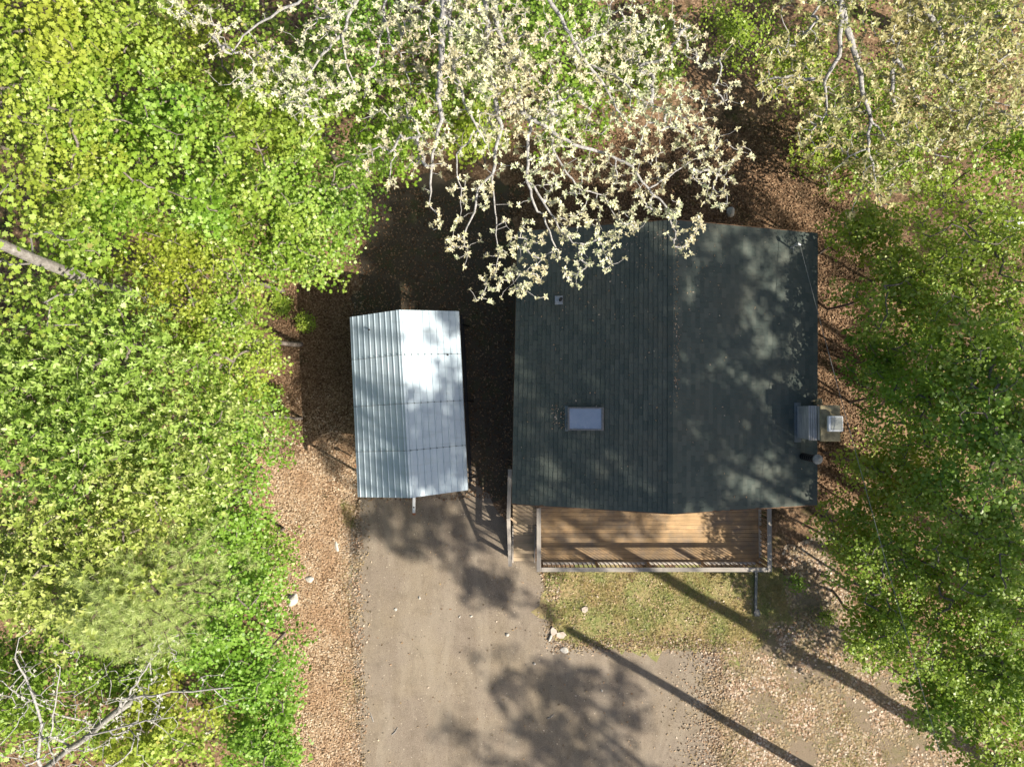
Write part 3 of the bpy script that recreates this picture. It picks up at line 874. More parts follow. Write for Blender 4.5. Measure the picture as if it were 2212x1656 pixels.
# ridge cap
mb = MB()
nr = 58
for k in range(nr):
    f0 = k / nr - .001; f1 = (k + 1.15) / nr
    p0 = R_b.lerp(R_t, max(0, f0)); p1 = R_b.lerp(R_t, min(1, f1))
    w = .15; dz = w * (ZR - ZE) / 4.8
    o0 = .030; o1 = .018
    vs = [p0 + Vector((-w, 0, -dz + o0)), p0 + Vector((0, 0, o0 + .004)), p0 + Vector((w, 0, -dz + o0)), p1 + Vector((-w, 0, -dz + o1)), p1 + Vector((0, 0, o1 + .004)), p1 + Vector((w, 0, -dz + o1))]
    vs += [q - Vector((0, 0, .014)) for q in vs]
    mb.add(vs, [(0, 1, 4, 3), (1, 2, 5, 4), (6, 7, 1, 0), (7, 8, 2, 1), (0, 3, 9, 6), (2, 8, 11, 5)])
mb.build('ridge_cap', M['shingle'], roof)
# drip edge
mb = MB()
for a, b in ((E_lb, E_lt), (E_rb, E_rt)):
    s = -1 if a.x < 2 else 1
    mb.bar(a + Vector((s * .02, 0, -.08)), b + Vector((s * .02, 0, -.08)), .02, .14)
for a, b in ((E_lb, R_b), (R_b, E_rb)):
    mb.bar(a + Vector((0, -.015, -.08)), b + Vector((0, -.015, -.08)), .02, .14)
for a, b in ((E_lt, R_t), (R_t, E_rt)):
    mb.bar(a + Vector((0, .015, -.08)), b + Vector((0, .015, -.08)), .02, .14)
mb.build('fascia', M['siding'], roof)


def roof_z(x, y=None):
    xr = R_b.x
    if x < xr: return ZE + (ZR - ZE) * (x - E_lb.x) / (xr - E_lb.x)
    return ZE + (ZR - ZE) * (E_rb.x - x) / (E_rb.x - xr)


def on_roof(px, py, lift=0.0):
    z = 4.0
    for _ in range(8):
        p = at(px, py, z); z = roof_z(p.x) + lift
    return at(px, py, z)

# skylight
A = on_roof(1227, 929, .14); Bq = on_roof(1307, 879, .14)
sl = math.atan2(ZR - ZE, R_b.x - E_lb.x)
cx_, cy_ = (A.x + Bq.x) / 2, (A.y + Bq.y) / 2
Ms = Matrix.Translation((cx_, cy_, roof_z(cx_) + .02)) @ Matrix.Rotation(-sl, 4, 'Y')
wx, wy = (Bq.x - A.x) / 2, (Bq.y - A.y) / 2
mb = MB()
mb.box((-wx, -wy, 0), (-wx + .06, wy, .13), Ms); mb.box((wx - .06, -wy, 0), (wx, wy, .13), Ms)
mb.box((-wx + .06, -wy, 0), (wx - .06, -wy + .05, .128), Ms); mb.box((-wx + .06, wy - .05, 0), (wx - .06, wy, .128), Ms)
sky_l = mb.build('skylight', M['frame_bronze'], house, bevel=.006)
mb = MB(); mb.box((-wx + .055, -wy + .045, .06), (wx - .055, wy - .045, .112), Ms); mb.build('pane', M['glass'], sky_l)
mb = MB(); mb.box((-wx - .11, -wy - .03, .0), (-wx - .003, wy + .03, .012), Ms); mb.build('flashing', M['seam'], sky_l)

# plumbing vent
c = on_roof(1209, 648, .02)
mb = MB(); Mv = Matrix.Translation(c) @ Matrix.Rotation(-sl, 4, 'Y')
mb.box((-.15, -.14, .005), (.1, .13, .02), Mv); vent = mb.build('vent', M['galv'], house)
mb = MB(); mb.tube([c + Vector((.02, 0, 0)), c + Vector((.02, 0, .32))], .05, 14); mb.build('vent_pipe', M['dark'], vent)

# chimney: boarded shaft, mossy crown, white flue cap
z1 = 4.85
T0 = at(1775, 951, z1); T1 = at(1812, 877, z1)
cx0, cx1, cy0, cy1 = T0.x, T1.x, T0.y, T1.y
mb = MB(); mb.box((cx0, cy0, 0), (cx1, cy1, z1 - .08)); chim = mb.build('chimney', M['grey_board'], house)
A_ = at(1736, 949, 4.52); B_ = at(1736, 878, 4.52)
mb = MB(); xs_ = A_.x + .16
mb.box((xs_ + .02, cy0 + .01, 3.2), (cx0 - .034, cy1 - .01, 4.5))
mb.build('shoulder', M['grey_board'], chim)
mb = MB(); nb_ = 4
for k in range(nb_):
    xa_ = xs_ + (cx0 - .036 - xs_) * k / nb_; xb_ = xs_ + (cx0 - .036 - xs_) * (k + 1) / nb_ - .006
    za_ = 4.52 + .03 * k; mb.box((xa_, cy0 - .01, za_ - .02), (xb_, cy1 + .01, za_))
mb.build('shoulder_board', M['grey_board'], chim)
mb = MB(); mb.box((cx0 - .03, cy0 - .03, z1 - .078), (cx1 + .04, cy1 + .03, z1)); mb.build('crown', M['concrete'], chim, bevel=.012)
F0 = at(1790, 932, z1 + .34); F1 = at(1822, 898, z1 + .34)
mb = MB(); mb.box((F0.x + .06, F0.y + .06, z1 + .002), (F1.x - .06, F1.y - .06, z1 + .2)); fl = mb.build('flue', M['concrete'], chim)
mb = MB(); mb.box((F0.x, F0.y, z1 + .203), (F1.x, F1.y, z1 + .34)); fc = mb.build('flue_cap', M['white_paint'], chim, bevel=.03)
mb = MB(); mb.box((F0.x + .07, F0.y + .05, z1 + .343), (F1.x - .04, F1.y - .04, z1 + .352)); mb.build('lid', M['flue_grey'], chim)
# flashing and bits at its foot
p = on_roof(1724, 912, .02)
mb = MB(); mb.box((-.14, -.62, 0), (.1, .62, .012), Matrix.Translation(p) @ Matrix.Rotation(sl, 4, 'Y')); mb.build('flashing', M['seam'], chim)

# stove pipe with rings and round cap, beside the chimney
p0 = on_roof(1738, 991); p1 = Vector((p0.x, p0.y, 4.85))
p1 = at(1768, 992, 4.75)
base = Vector((p1.x, p1.y, roof_z(p1.x)))
base = Vector((min(base.x, E_rb.x - .25), p1.y, 0)); base.z = roof_z(base.x) - .05
pts = []; rr = []
Hh = 4.62 - base.z
for k in range(30):
    pts.append(base + Vector(((p1.x - base.x) * k / 29, 0, Hh * k / 29))); rr.append(.095 + (.018 if k % 4 == 0 else 0))
mb = MB(); mb.tube(pts, rr, 20); sp = mb.build('stove_pipe', M['black_steel'], house, smooth=False)
mb = MB(); tp = pts[-1]
mb.tube([tp + Vector((0, 0, .05)), tp + Vector((0, 0, .1)), tp + Vector((0, 0, .16))], [.15, .145, .02], 22)
mb.build('pipe_cap', M['pipe_grey'], sp, smooth=False)
mb = MB(); mb.tube([tp, tp + Vector((0, 0, .05))], [.07, .07], 12); mb.build('pipe_neck', M['dark'], sp)

# service mast on the roof
pm = on_roof(1706, 536)
mb = MB(); mb.tube([pm, pm + Vector((0, 0, .55))], .03, 10); mb.box((pm.x - .12, pm.y - .1, pm.z), (pm.x + .12, pm.y + .1, pm.z + .012)); mast = mb.build('service_mast', M['galv'], house)
mtop = pm + Vector((0, 0, .5))
mb = MB(); mb.tube([mtop, mtop + Vector((.04, .02, .1)), mtop + Vector((.1, -.02, .06))], [.05, .06, .04], 10); mb.build('weather_head', M['galv'], mast)
# small junction bracket above the chimney
q = at(1768, 868, 3.6)
mb = MB(); mb.box((q.x - .1, q.y - .09, q.z - .1), (q.x + .1, q.y + .1, q.z + .06)); mb.tube([q + Vector((-.25, .02, .05)), q + Vector((0, .08, .08)), q + Vector((.05, -.05, .1))], .03, 8)
mb.build('bracket', M['concrete'], house, bevel=.02)

# leaves caught on the roof
P = []
for k in range(170):
    a = random.random()
    p = R_b.lerp(R_t, .35 + .65 * a ** .8) + Vector((random.gauss(.1, .05), 0, 0)); P.append((p.x, p.y, roof_z(p.x) + .045))
for k in range(160):
    p = on_roof(random.uniform(1190, 1228), random.uniform(872, 930)) if k < 60 else on_roof(random.uniform(1120, 1755), random.uniform(510, 1085)); P.append((p.x, p.y, roof_z(p.x) + .035))
for k in range(260):
    p = on_roof(random.uniform(1125, 1560), 495 + abs(random.gauss(0, 120))); P.append((p.x, p.y, roof_z(p.x) + .035))
tag(leaves('fallen_leaves', P, 'curl', 0.045, M['dead_pink'], flat=2.5, jitter=.5), 'dead leaves caught along the ridge and round the skylight on the roof', 'leaf litter', kind='stuff')

# ------------------------------------------------------------------ deck
ZD, ZT = 1.0, 2.03
SW = at(1164, 1230, ZT); SE = at(1663, 1230, ZT)
xw, xe, ys = SW.x, SE.x, (SW.y + SE.y) / 2
yn = y0 - .02
deck = thing('deck', 'brown plank deck with grey railings along the lower side of the house', 'deck', ((xw + xe) / 2, (ys + yn) / 2, 0))
mb = MB(); y = ys + .02; nb = 0
while y < yn - .13:
    xa = xw - .03
    cuts = [xa]; cx = xa + random.uniform(1.5, 4)
    while cx < xe - 1: cuts.append(cx); cx += random.uniform(2.5, 4)
    cuts.append(xe + .03)
    for a, b_ in zip(cuts, cuts[1:]):
        mb.box((a + .002, y, ZD - .035), (b_ - .002, y + .138, ZD + random.uniform(-.002, .002)))
    y += .145
mb.build('deck_floor', M['deck_wood'], deck)
mb = MB()
mb.box((xw, ys + .03, ZD - .24), (xe, ys + .07, ZD - .04)); mb.box((xw, ys + .075, ZD - .24), (xw + .04, yn, ZD - .04)); mb.box((xe - .04, ys + .075, ZD - .24), (xe, yn, ZD - .04))
k = xw + .4
while k < xe - .2:
    mb.box((k, ys + .075, ZD - .2), (k + .04, yn, ZD - .04)); k += .4
mb.build('joist_frame', M['rail_x'], deck)
for xx in (xw + .3, (xw + xe) / 2, xe - .3):
    MB().box((xx - .07, ys + .12, 0), (xx + .07, ys + .26, ZD - .242)).build('support_post', M['rail_z'], deck)


def railing(a, b, n, posts, mm, along, wtop=.145):
    """a, b: ends of the rail line at floor height"""
    a = Vector(a); b = Vector(b); d = (b - a).normalized()
    ra = MB().bar(a + Vector((0, 0, ZT - ZD - .019)), b + Vector((0, 0, ZT - ZD - .019)), wtop, .038).build('railing', M[mm], deck, bevel=.004)
    MB().bar(a + Vector((0, 0, .1)), b + Vector((0, 0, .1)), .09, .038).build('bottom_rail', M[mm], ra)
    MB().bar(a + Vector((0, 0, .93)), b + Vector((0, 0, .93)), .038, .088).build('top_rail_support', M[mm], ra)
    for k in range(n):
        p = a.lerp(b, (k + .5) / n)
        if any((p - a.lerp(b, f)).length < .08 for f in posts): continue
        hx_, hy_ = (.016, .01) if along == 'x' else (.01, .016)
        MB().box((p.x - hx_, p.y - hy_, ZD + .121), (p.x + hx_, p.y + hy_, ZD + .884)).build('baluster', M['rail_z'], ra)
    for f in posts:
        p = a.lerp(b, f)
        p = p + d * (.05 if f < .5 else -.05)
        MB().box((p.x - .044, p.y - .044, ZD + .002), (p.x + .044, p.y + .044, ZT - .04)).build('post', M['rail_z'], ra)
    return ra
railing((xw + .08, ys, ZD), (xe - .08, ys, ZD), 49, (0, .25, .5, .75, 1), 'rail_x', 'x')
railing((xe, ys - .07, ZD), (xe, yn - .05, ZD), 19, (.06, .5, 1), 'rail_y', 'y')
railing((xw, ys - .07, ZD), (xw, yn - .7, ZD), 15, (.06, .96), 'rail_y', 'y')

# steps on the left
sx0 = at(1104, 1150, 1.0).x + .06; sx1 = xw - .1
st = thing('stairs', 'wooden steps with one handrail between the driveway and the deck', 'stairs', ((sx0 + sx1) / 2, (ys + yn) / 2 - .2, 0))
yb = at(1120, 1211, .2).y
mb = MB()
ytop = yb + .29 * 5
y = ytop
while y < yn - .1:
    mb.box((sx0, y, ZD - .035), (sx1 + .06, y + .138, ZD)); y += .145
mb.build('landing', M['step_wood'], st)
for k in range(5):
    z = .2 + k * .16
    mb = MB(); yk = yb + k * .29
    mb.box((sx0 + .03, yk, z - .035), (sx1, yk + .135, z)); mb.box((sx0 + .03, yk + .143, z - .035), (sx1, yk + .278, z))
    mb.build('tread', M['step_wood'], st)
for xx in (sx0 + .005, sx1 + .022):
    MB().bar((xx, yb - .02, .02), (xx, ytop, ZD - .16), .038, .26).build('stringer', M['rail_y'], st)
hx = at(1100, 1120, 1.9).x
h0 = at(1102, 1222, 1.05); h1 = at(1098.5, 1118, 1.95); h2 = at(1101.5, 1013, 1.95)
rl = MB().bar(h0, h1, .125, .038).bar(h1, h2, .13, .038).build('handrail', M['rail_y'], st)
for q, zb in ((h0, 0), (h1, 0), (h2, 0)):
    q2 = q + (h1 - q).normalized() * .12 if q is not h1 else q
    MB().box((q2.x - .044, q2.y - .044, zb), (q2.x + .044, q2.y + .044, q2.z - .03)).build('post', M['rail_z'], rl)
for k in range(9):
    p = h1.lerp(h2, (k + .5) / 9); MB().box((p.x - .018, p.y - .018, ZD - .1), (p.x + .018, p.y + .018, p.z - .03)).build('baluster', M['rail_z'], rl)
for k in range(7):
    p = h0.lerp(h1, (k + .8) / 8); zb = .1 + .75 * (k + .8) / 8
    MB().box((p.x - .018, p.y - .018, zb), (p.x + .018, p.y + .018, p.z - .03)).build('baluster', M['rail_z'], rl)
MB().bar(h1 + Vector((.04, .0, -.06)), at(1118, 1130, 1.3), .06, .04).build('brace', M['rail_z'], rl)

# drain pipe lying in the grass
a = at(1633.5, 1225, .06); b_ = at(1632, 1316, .06)
mb = MB(); mb.bar(a, b_, .085, .07)
for k in range(26):
    p = a.lerp(b_, (k + .5) / 26); mb.box((p.x - .047, p.y - .01, .022), (p.x + .047, p.y + .01, .1))
tag(mb.build('drain_pipe', M['pipe_grey']), 'grey ribbed drain pipe lying on the grass below the right end of the deck', 'pipe')

# ------------------------------------------------------------------ carport
CE, CR = 2.35, 3.25
c_lt, c_rt, c_mt = at(755, 685, CE), at(991, 672, CE), at(862, 669, CR)
c_lb, c_rb, c_mb = at(772, 1073, CE), at(1011, 1058, CE), at(886, 1075, CR)
cc = (c_lt + c_rt + c_lb + c_rb) / 4
car = thing('carport', 'open metal carport with a pale blue ribbed roof beside the house', 'carport', (cc.x, cc.y, 0))


def cp(u, v):                      # u -1..1 across, v 0 bottom .. 1 top
    lo = (c_mb.lerp(c_lb, -u) if u < 0 else c_mb.lerp(c_rb, u)); hi = (c_mt.lerp(c_lt, -u) if u < 0 else c_mt.lerp(c_rt, u))
    return lo.lerp(hi, v)
prof = [(-1.0, -.16), (-1.0, -.03)]
for sgn in (-1, 1):
    seg = []
    n = 9
    for k in range(n):
        f = (k + .5) / n
        seg += [(f - .017, 0), (f - .008, .017), (f + .008, .017), (f + .017, 0)]
    if sgn < 0: prof += [(-.992, -.004)] + [(-f, h) for f, h in reversed(seg)] + [(-.012, .0), (0, .006)]
    else: prof += [(.012, .0)] + seg + [(.992, -.004), (1.0, -.03), (1.0, -.16)]
V = []
NV = 8
for j in range(NV + 1):
    for u, h in prof:
        p = cp(u, j / NV); V.append((p.x, p.y, p.z + h))
npf = len(prof)
mb = MB()
mb.add(V, [(j*npf+i, j*npf+i+1, (j+1)*npf+i+1, (j+1)*npf+i) for j in range(NV) for i in range(npf-1)])
cr = mb.build('roof', M['steel'], car)
so = cr.modifiers.new('sheet', 'SOLIDIFY'); so.thickness = .004
for v in (.25, .5, .76):
    mb = MB()
    pts = []
    for u, h in prof[1:-1]:
        p = cp(u, v); pts.append(Vector((p.x, p.y, p.z + h + .004)))
    for p, q in zip(pts, pts[1:]): mb.bar(p, q, .012, .004)
    for k in range(18):
        u = -1 + (k + .5) / 9 * 1.0 + .0
        p = cp(u, v)
        mb.tube([p + Vector((0, 0, .02)), p + Vector((0, 0, .038))], .022, 6)
    mb.build('seam', M['seam'], cr)
for px, py in ((937, 999), (995, 999 - 1), (797, 712), (967, 766)):
    p = at(px, py, 2.9); z = CE + (CR - CE) * max(0, 1 - abs((px - 870) / 125)); p = at(px, py, z + .03)
    mb = MB(); mb.tube([p, p + Vector((0, 0, .02))], .035, 8); mb.build('screw_cap', M['dark'], cr)
# frame: hoops with legs
for v in (.04, .5, .96):
    mb = MB()
    L = cp(-.93, v); Rr = cp(.9, v); Mm = cp(0, v)
    mb.bar((L.x, L.y, 0), (L.x, L.y, L.z - .06), .06, .06); mb.bar((Rr.x, Rr.y, 0), (Rr.x, Rr.y, Rr.z - .06), .06, .06)
    mb.bar((L.x, L.y, L.z - .07), (Mm.x, Mm.y, Mm.z - .07), .06, .06); mb.bar((Mm.x, Mm.y, Mm.z - .07), (Rr.x, Rr.y, Rr.z - .07), .06, .06)
    ft = Vector((Rr.x + .38, Rr.y - .03, .03))
    mb.bar((Rr.x, Rr.y, 1.0), ft, .05, .05)
    mb.build('frame', M['black_steel'], car)
mb = MB()
for u, z in ((-.93, .04), (.99, .04), (1.0, 1.2)):
    a, b_ = cp(u, .0), cp(u, 1)
    mb.bar((a.x, a.y, z), (b_.x, b_.y, z), .06, .06)
mb.build('base_rail', M['black_steel'], car)

# trailer parked under the carport
tc = at(893, 900, .5)
tr_ = thing('trailer', 'small utility trailer under the carport, only its silver tongue showing', 'trailer', (tc.x, tc.y, 0))
xx = at(894, 1095, .45).x; yt = at(894, 1112, .45).y; yf = at(894, 1060, .45).y
x_l = at(769.5, 1000, .7).x
mb = MB(); mb.box((x_l + .5, yf + .3, .45), (xx + .9, yf + 3.6, .52)); mb.build('bed', M['grey_board'], tr_)
mb = MB(); mb.bar((x_l + .55, yf + .32, .42), (xx, yf - .25, .42), .06, .06); mb.bar((xx + .85, yf + .32, .42), (xx, yf - .25, .42), .06, .06); mb.build('draw_bar', M['black_steel'], tr_)
mb = MB(); mb.box((xx - .045, yt + .08, .42), (xx + .055, yf - .05, .49)); tg = mb.build('tongue', M['white_paint'], tr_, bevel=.008)
mb = MB(); mb.tube([(xx + .005, yt + .28, .485), (xx + .005, yt + .28, .5)], .028, 12); mb.build('hole', M['dark'], tg)
mb = MB(); mb.box((xx - .05, yt, .4), (xx + .06, yt + .09, .47)); mb.build('coupler', M['rust'], tr_, bevel=.015)
mb = MB(); mb.box((xx + .03, yf - .08, .42), (xx + .25, yf + .02, .6)); mb.tube([(xx + .12, yf - .1, .2), (xx + .12, yf - .1, .85)], .03, 8); mb.build('jack', M['dark'], tr_)
for sx in (x_l + .35, xx + 1.0):
    mb = MB(); yy = yf + 2.0
    mb.tube([(sx - .09, yy, .3), (sx + .09, yy, .3)], .3, 20); mb.build('wheel', M['dark'], tr_)
p = at(768.8, 1006, .9)
mb = MB(); mb.box((p.x, p.y - .05, .86), (p.x + .1, p.y + .06, .94)); mb.box((p.x + .1, p.y - .02, .5), (p.x + .14, p.y + .02, .9)); mb.build('side_marker', M['orange'], tr_)

# ------------------------------------------------------------------ utility pole (beyond the lower edge) and service cable
g0 = at(1226, 1357, 0)
PH = 9.3
pb = g0 + SUN_H * (PH / math.tan(SUN_EL))
pole = thing('utility_pole', 'wooden utility pole beyond the lower right that throws the long straight shadow', 'pole', (pb.x, pb.y, 0))
MB().tube([(pb.x, pb.y, 0), (pb.x, pb.y, PH)], [.17, .13], 14).build('shaft', M['bark_dark'], pole)
mb = MB(); mb.tube([(pb.x - .2, pb.y, PH - .5), (pb.x - .2, pb.y, PH - .3)], .05, 10); mb.build('insulator', M['galv'], pole)
pt = Vector((pb.x - .2, pb.y, PH - .35))
ce = at(2233, 2162, 8.6)
mb = MB(); pts = []
a = mtop + Vector((.08, 0, .08))
for k in range(41):
    f = k / 40; q = a.lerp(pt, f); q.z -= 4 * .18 * f * (1 - f); pts.append(q)
mb.tube(pts, .008, 6)
tag(mb.build('service_cable', M['pipe_grey']), 'grey overhead service cable running from the roof mast past the chimney', 'cable')

# ------------------------------------------------------------------ left forest
G = 'trees of the wood on the left'
LT = [
 (60, 60, 10, 2.2, 'maple', 'yellow green maple in the top left corner of the picture'),
 (250, 70, 9, 2.2, 'maple', 'yellow green maple on the top edge, second from the left corner'),
 (440, 120, 8, 2.3, 'maple', 'maple near the top edge left of the cream leaved oak'),
 (610, 200, 6.5, 2.1, 'maple', 'maple partly under the cream oak branches at the upper left'),
 (90, 290, 10, 2.2, 'maple', 'maple on the left edge below the corner maple'),
 (290, 320, 9, 2.3, 'maple', 'maple in the middle of the upper left wood'),
 (500, 350, 8, 2.3, 'maple', 'broad maple between the upper left wood and the clearing'),
 (690, 420, 5.5, 2.0, 'fresh', 'fresh green maple that reaches furthest right over the clearing'),
 (600, 500, 6, 1.8, 'fresh', 'fresh green maple left of the dark clearing corner'),
 (410, 560, 7, 1.9, 'maple', 'maple right of the thick grey trunk on the left'),
 (190, 440, 8, 1.9, 'maple', 'maple just above the thick grey trunk on the left'),
 (60, 800, 9, 2.0, 'hick', 'hickory on the left edge below the thick grey trunk'),
 (260, 790, 9, 2.2, 'hick', 'hickory below and right of the thick grey trunk'),
 (450, 730, 7, 1.9, 'maple', 'maple at the forest edge level with the top of the carport'),
 (140, 960, 9, 2.2, 'hick', 'pale tufted hickory at the left edge halfway down'),
 (350, 960, 8, 2.2, 'hick', 'tufted hickory halfway down the left wood'),
 (500, 900, 5.5, 1.5, 'fresh', 'bushy green maple on the forest edge level with the carport middle'),
 (200, 1170, 9, 2.1, 'hick', 'tufted hickory just above the soft needled pine'),
 (430, 1090, 6, 1.9, 'fresh', 'maple at the forest edge level with the bottom of the carport'),
 (40, 1220, 8, 1.7, 'hick', 'small hickory on the left edge beside the soft needled pine'),
 (450, 1300, 4.5, 1.9, 'fresh', 'low green maple right of the soft needled pine'),
 (560, 1210, 3, 1.1, 'fresh', 'small bright green sapling on the edge of the leaf band'),
 (80, 1490, 5, 2.0, 'fresh', 'green maple behind the bare white flowering tree at the lower left corner'),
 (330, 1590, 3.6, 2.0, 'maple', 'yellowish low maple on the bottom edge left of the leaf band'),
 (300, 1420, 3.2, 1.5, 'fresh', 'low green maple above the bare flowering tree trunk'),
 (530, 1440, 3, 1.6, 'fresh', 'dense green sapling beside the white boulder'),
 (570, 1590, 2.6, 1.4, 'fresh', 'dense green sapling on the bottom edge beside the leaf band'),
]
for px, py, z, r, k, lb in LT:
    if k == 'hick':
        tree(px, py, z, r, lb, 'hickory_tree', 'hickory', 'oval', .12, clumps=95, per=13, burst=6, group=G, tr=.1)
    elif k == 'fresh':
        tree(px, py, z, r, lb, 'maple_tree', 'maple_fresh', 'maple', .088, clumps=int(26 * r * r) + 20, per=54, group=G, tr=.06, spread=.3)
    else:
        tree(px, py, z, r, lb, 'maple_tree', 'maple', 'maple', .084, clumps=80, per=76, group=G, tr=.09, spread=.29)
# beyond the left and top edges
for x, y, z, r in ((-15.5, 6, 10, 2.6), (-16, 1, 10, 2.6), (-15.5, -4, 9, 2.6), (-15, -8.5, 8, 2.4), (-9, 13.5, 9, 2.6), (-13, 11.5, 10, 2.5), (-16, -12.5, 7, 2.4)):
    tree(0, 0, z, r, 'green maple just outside the left part of the picture', 'maple_tree', 'maple', 'maple', .12, clumps=70, per=40, group='maples just outside the picture on the left', world=(x, y, z))


def trunk_tree(name, label, line, r, barkm, tops=None, group=None, leafm=None):
    o = thing(name, label, 'tree', (line[0][0], line[0][1], 0), group)
    return o

# thick grey trunk that leans out of the picture on the left
B = at(522, 700, 0)
o = thing('grey_trunk_tree', 'tall tree whose thick pale grey trunk shows at the left edge', 'tree', (B.x, B.y, 0))
sk = Skel(.008, .45)
T1_ = at(185, 606, 9.5); T2_ = at(-60, 505, 12.3)
sk.line([B, (B + (T1_ - B) * .5), T1_, T2_], [.2, .17, .14, .11], step=.8)
pts = np.concatenate([crown_points(T2_ + Vector((-.6, .2, .8)), 1.9, 1.2, 40), crown_points(T1_ + Vector((-.4, -.1, .8)), 1.5, .7, 20)]); sk.attach(pts)
sk.mesh('trunk', M['bark_mid'], o, (B.x, B.y, 0))
leaves('crown', np.repeat(pts, 40, axis=0) + rng.normal(size=(2400, 3)) * .33, 'maple', .11, M['maple'], o, (B.x, B.y, 0))

# bare tree with tiny white flowers
B = at(430, 1395, 0)
o = thing('flowering_tree', 'bare pale limbed tree with tiny white flowers in the lower left corner', 'tree', (B.x, B.y, 0))
sk = Skel(.0048, .40)
e = sk.line([B, at(330, 1480, 3.3), at(215, 1566, 5.6), at(95, 1660, 8.3), at(10, 1730, 9.6)], [.13, .11, .09, .07, .04], step=.6)
LIMBS = [([(260, 1533, 4.8), (262, 1508, 5.1), (394, 1493, 5.2), (501, 1484, 5.2)], .045), ([(258, 1533, 4.8), (322, 1431, 5.6), (345, 1400, 6)], .035),
         ([(90, 1660, 8.3), (82, 1640, 8.4), (90, 1563, 8.6), (64, 1484, 8.8), (32, 1420, 9)], .05), ([(150, 1610, 7), (108, 1590, 7.6), (122, 1500, 8), (130, 1440, 8.2)], .03),
         ([(215, 1566, 5.6), (120, 1540, 7), (40, 1500, 7.8), (5, 1470, 8)], .03), ([(180, 1590, 6.4), (300, 1560, 7), (350, 1550, 7.2)], .03), ([(320, 1490, 3.5), (330, 1400, 4.6), (360, 1350, 5)], .03)]
for L, r in LIMBS:
    w = [at(*q) for q in L]
    i = sk.nearest(w[0]); sk.line(w, [r * (1 - .6 * k / (len(w) - 1)) for k in range(len(w))], parent=i, step=.35)
A = np.array(sk.p); pick = A[rng.integers(8, len(A), 420)]
pts = pick + rng.normal(size=(420, 3)) * np.array([.55, .55, .35]); pts = pts[pts[:, 2] > 2.5]
sk.attach(pts, .2)
sk.mesh('trunk', M['bark_pale'], o, (B.x, B.y, 0))
stars('blossom', pts[rng.random(len(pts)) < .4], 6, .055, M['blossom'], o, (B.x, B.y, 0))

# soft needled pine
C = at(215, 1300, 9.6)
o = thing('pine_tree', 'soft yellowish pine with fine needles in the lower left wood', 'tree', (C.x, C.y, 0))
sk = Skel(.006, .42); sk.line([(C.x, C.y, 0), (C.x, C.y, 9.9)], [.14, .03], step=.5)
pts = []
for k in range(30):
    z = 6.6 + 3.4 * k / 30; a = k * 2.4; L = 2.2 * (1 - (k / 34) ** 1.3) + .2
    for f in np.linspace(.25, 1, 8): pts.append((C.x + math.cos(a) * L * f + random.gauss(0, .09), C.y + math.sin(a) * L * f + random.gauss(0, .09), z + .12 * f + random.gauss(0, .05)))
    for f in np.linspace(.5, 1, 6):
        for s in (-1, 1):
            pts.append((C.x + math.cos(a + s * .25) * L * f, C.y + math.sin(a + s * .25) * L * f, z + .1 * f + random.gauss(0, .05)))
pts = np.array(pts); sk.attach(pts, .05)
sk.mesh('trunk', M['bark_dark'], o, (C.x, C.y, 0))
PP = np.repeat(pts, 4, axis=0) + rng.normal(size=(len(pts) * 4, 3)) * .1
stars('crown', PP, 26, .15, M['pine'], o, (C.x, C.y, 0), up=.6, kind='needle')

# ------------------------------------------------------------------ under the oaks, top
G2 = 'green undergrowth trees along the top'
for px, py, z, r, lm, lb in (
 (760, 60, 5, 1.9, 'maple_fresh', 'green maple under the left limbs of the cream oak'), (860, 210, 4, 1.8, 'maple_fresh', 'green maple under the middle left of the cream oak'),
 (1010, 90, 5, 1.8, 'maple_fresh', 'green maple under the thick centre limbs of the cream oak'), (1010, 270, 3, 1.3, 'understory', 'low dark green sapling under the oak tips above the house'),
 (1190, 70, 5, 1.9, 'maple_fresh', 'green maple on the top edge right of the oak limbs'), (1230, 230, 3.5, 1.5, 'understory', 'green sapling under the oak above the roof'),
 (1380, 120, 4, 1.7, 'understory', 'thin green tree under the right part of the cream oak'),
 (820, 300, 3.5, 1.2, 'understory', 'dark green sapling at the top left of the clearing')):
    tree(px, py, z, r, lb, 'sapling', lm, 'maple', .095, clumps=int(18 * r * r) + 14, per=40, group=G2, tr=.05, spread=.3)

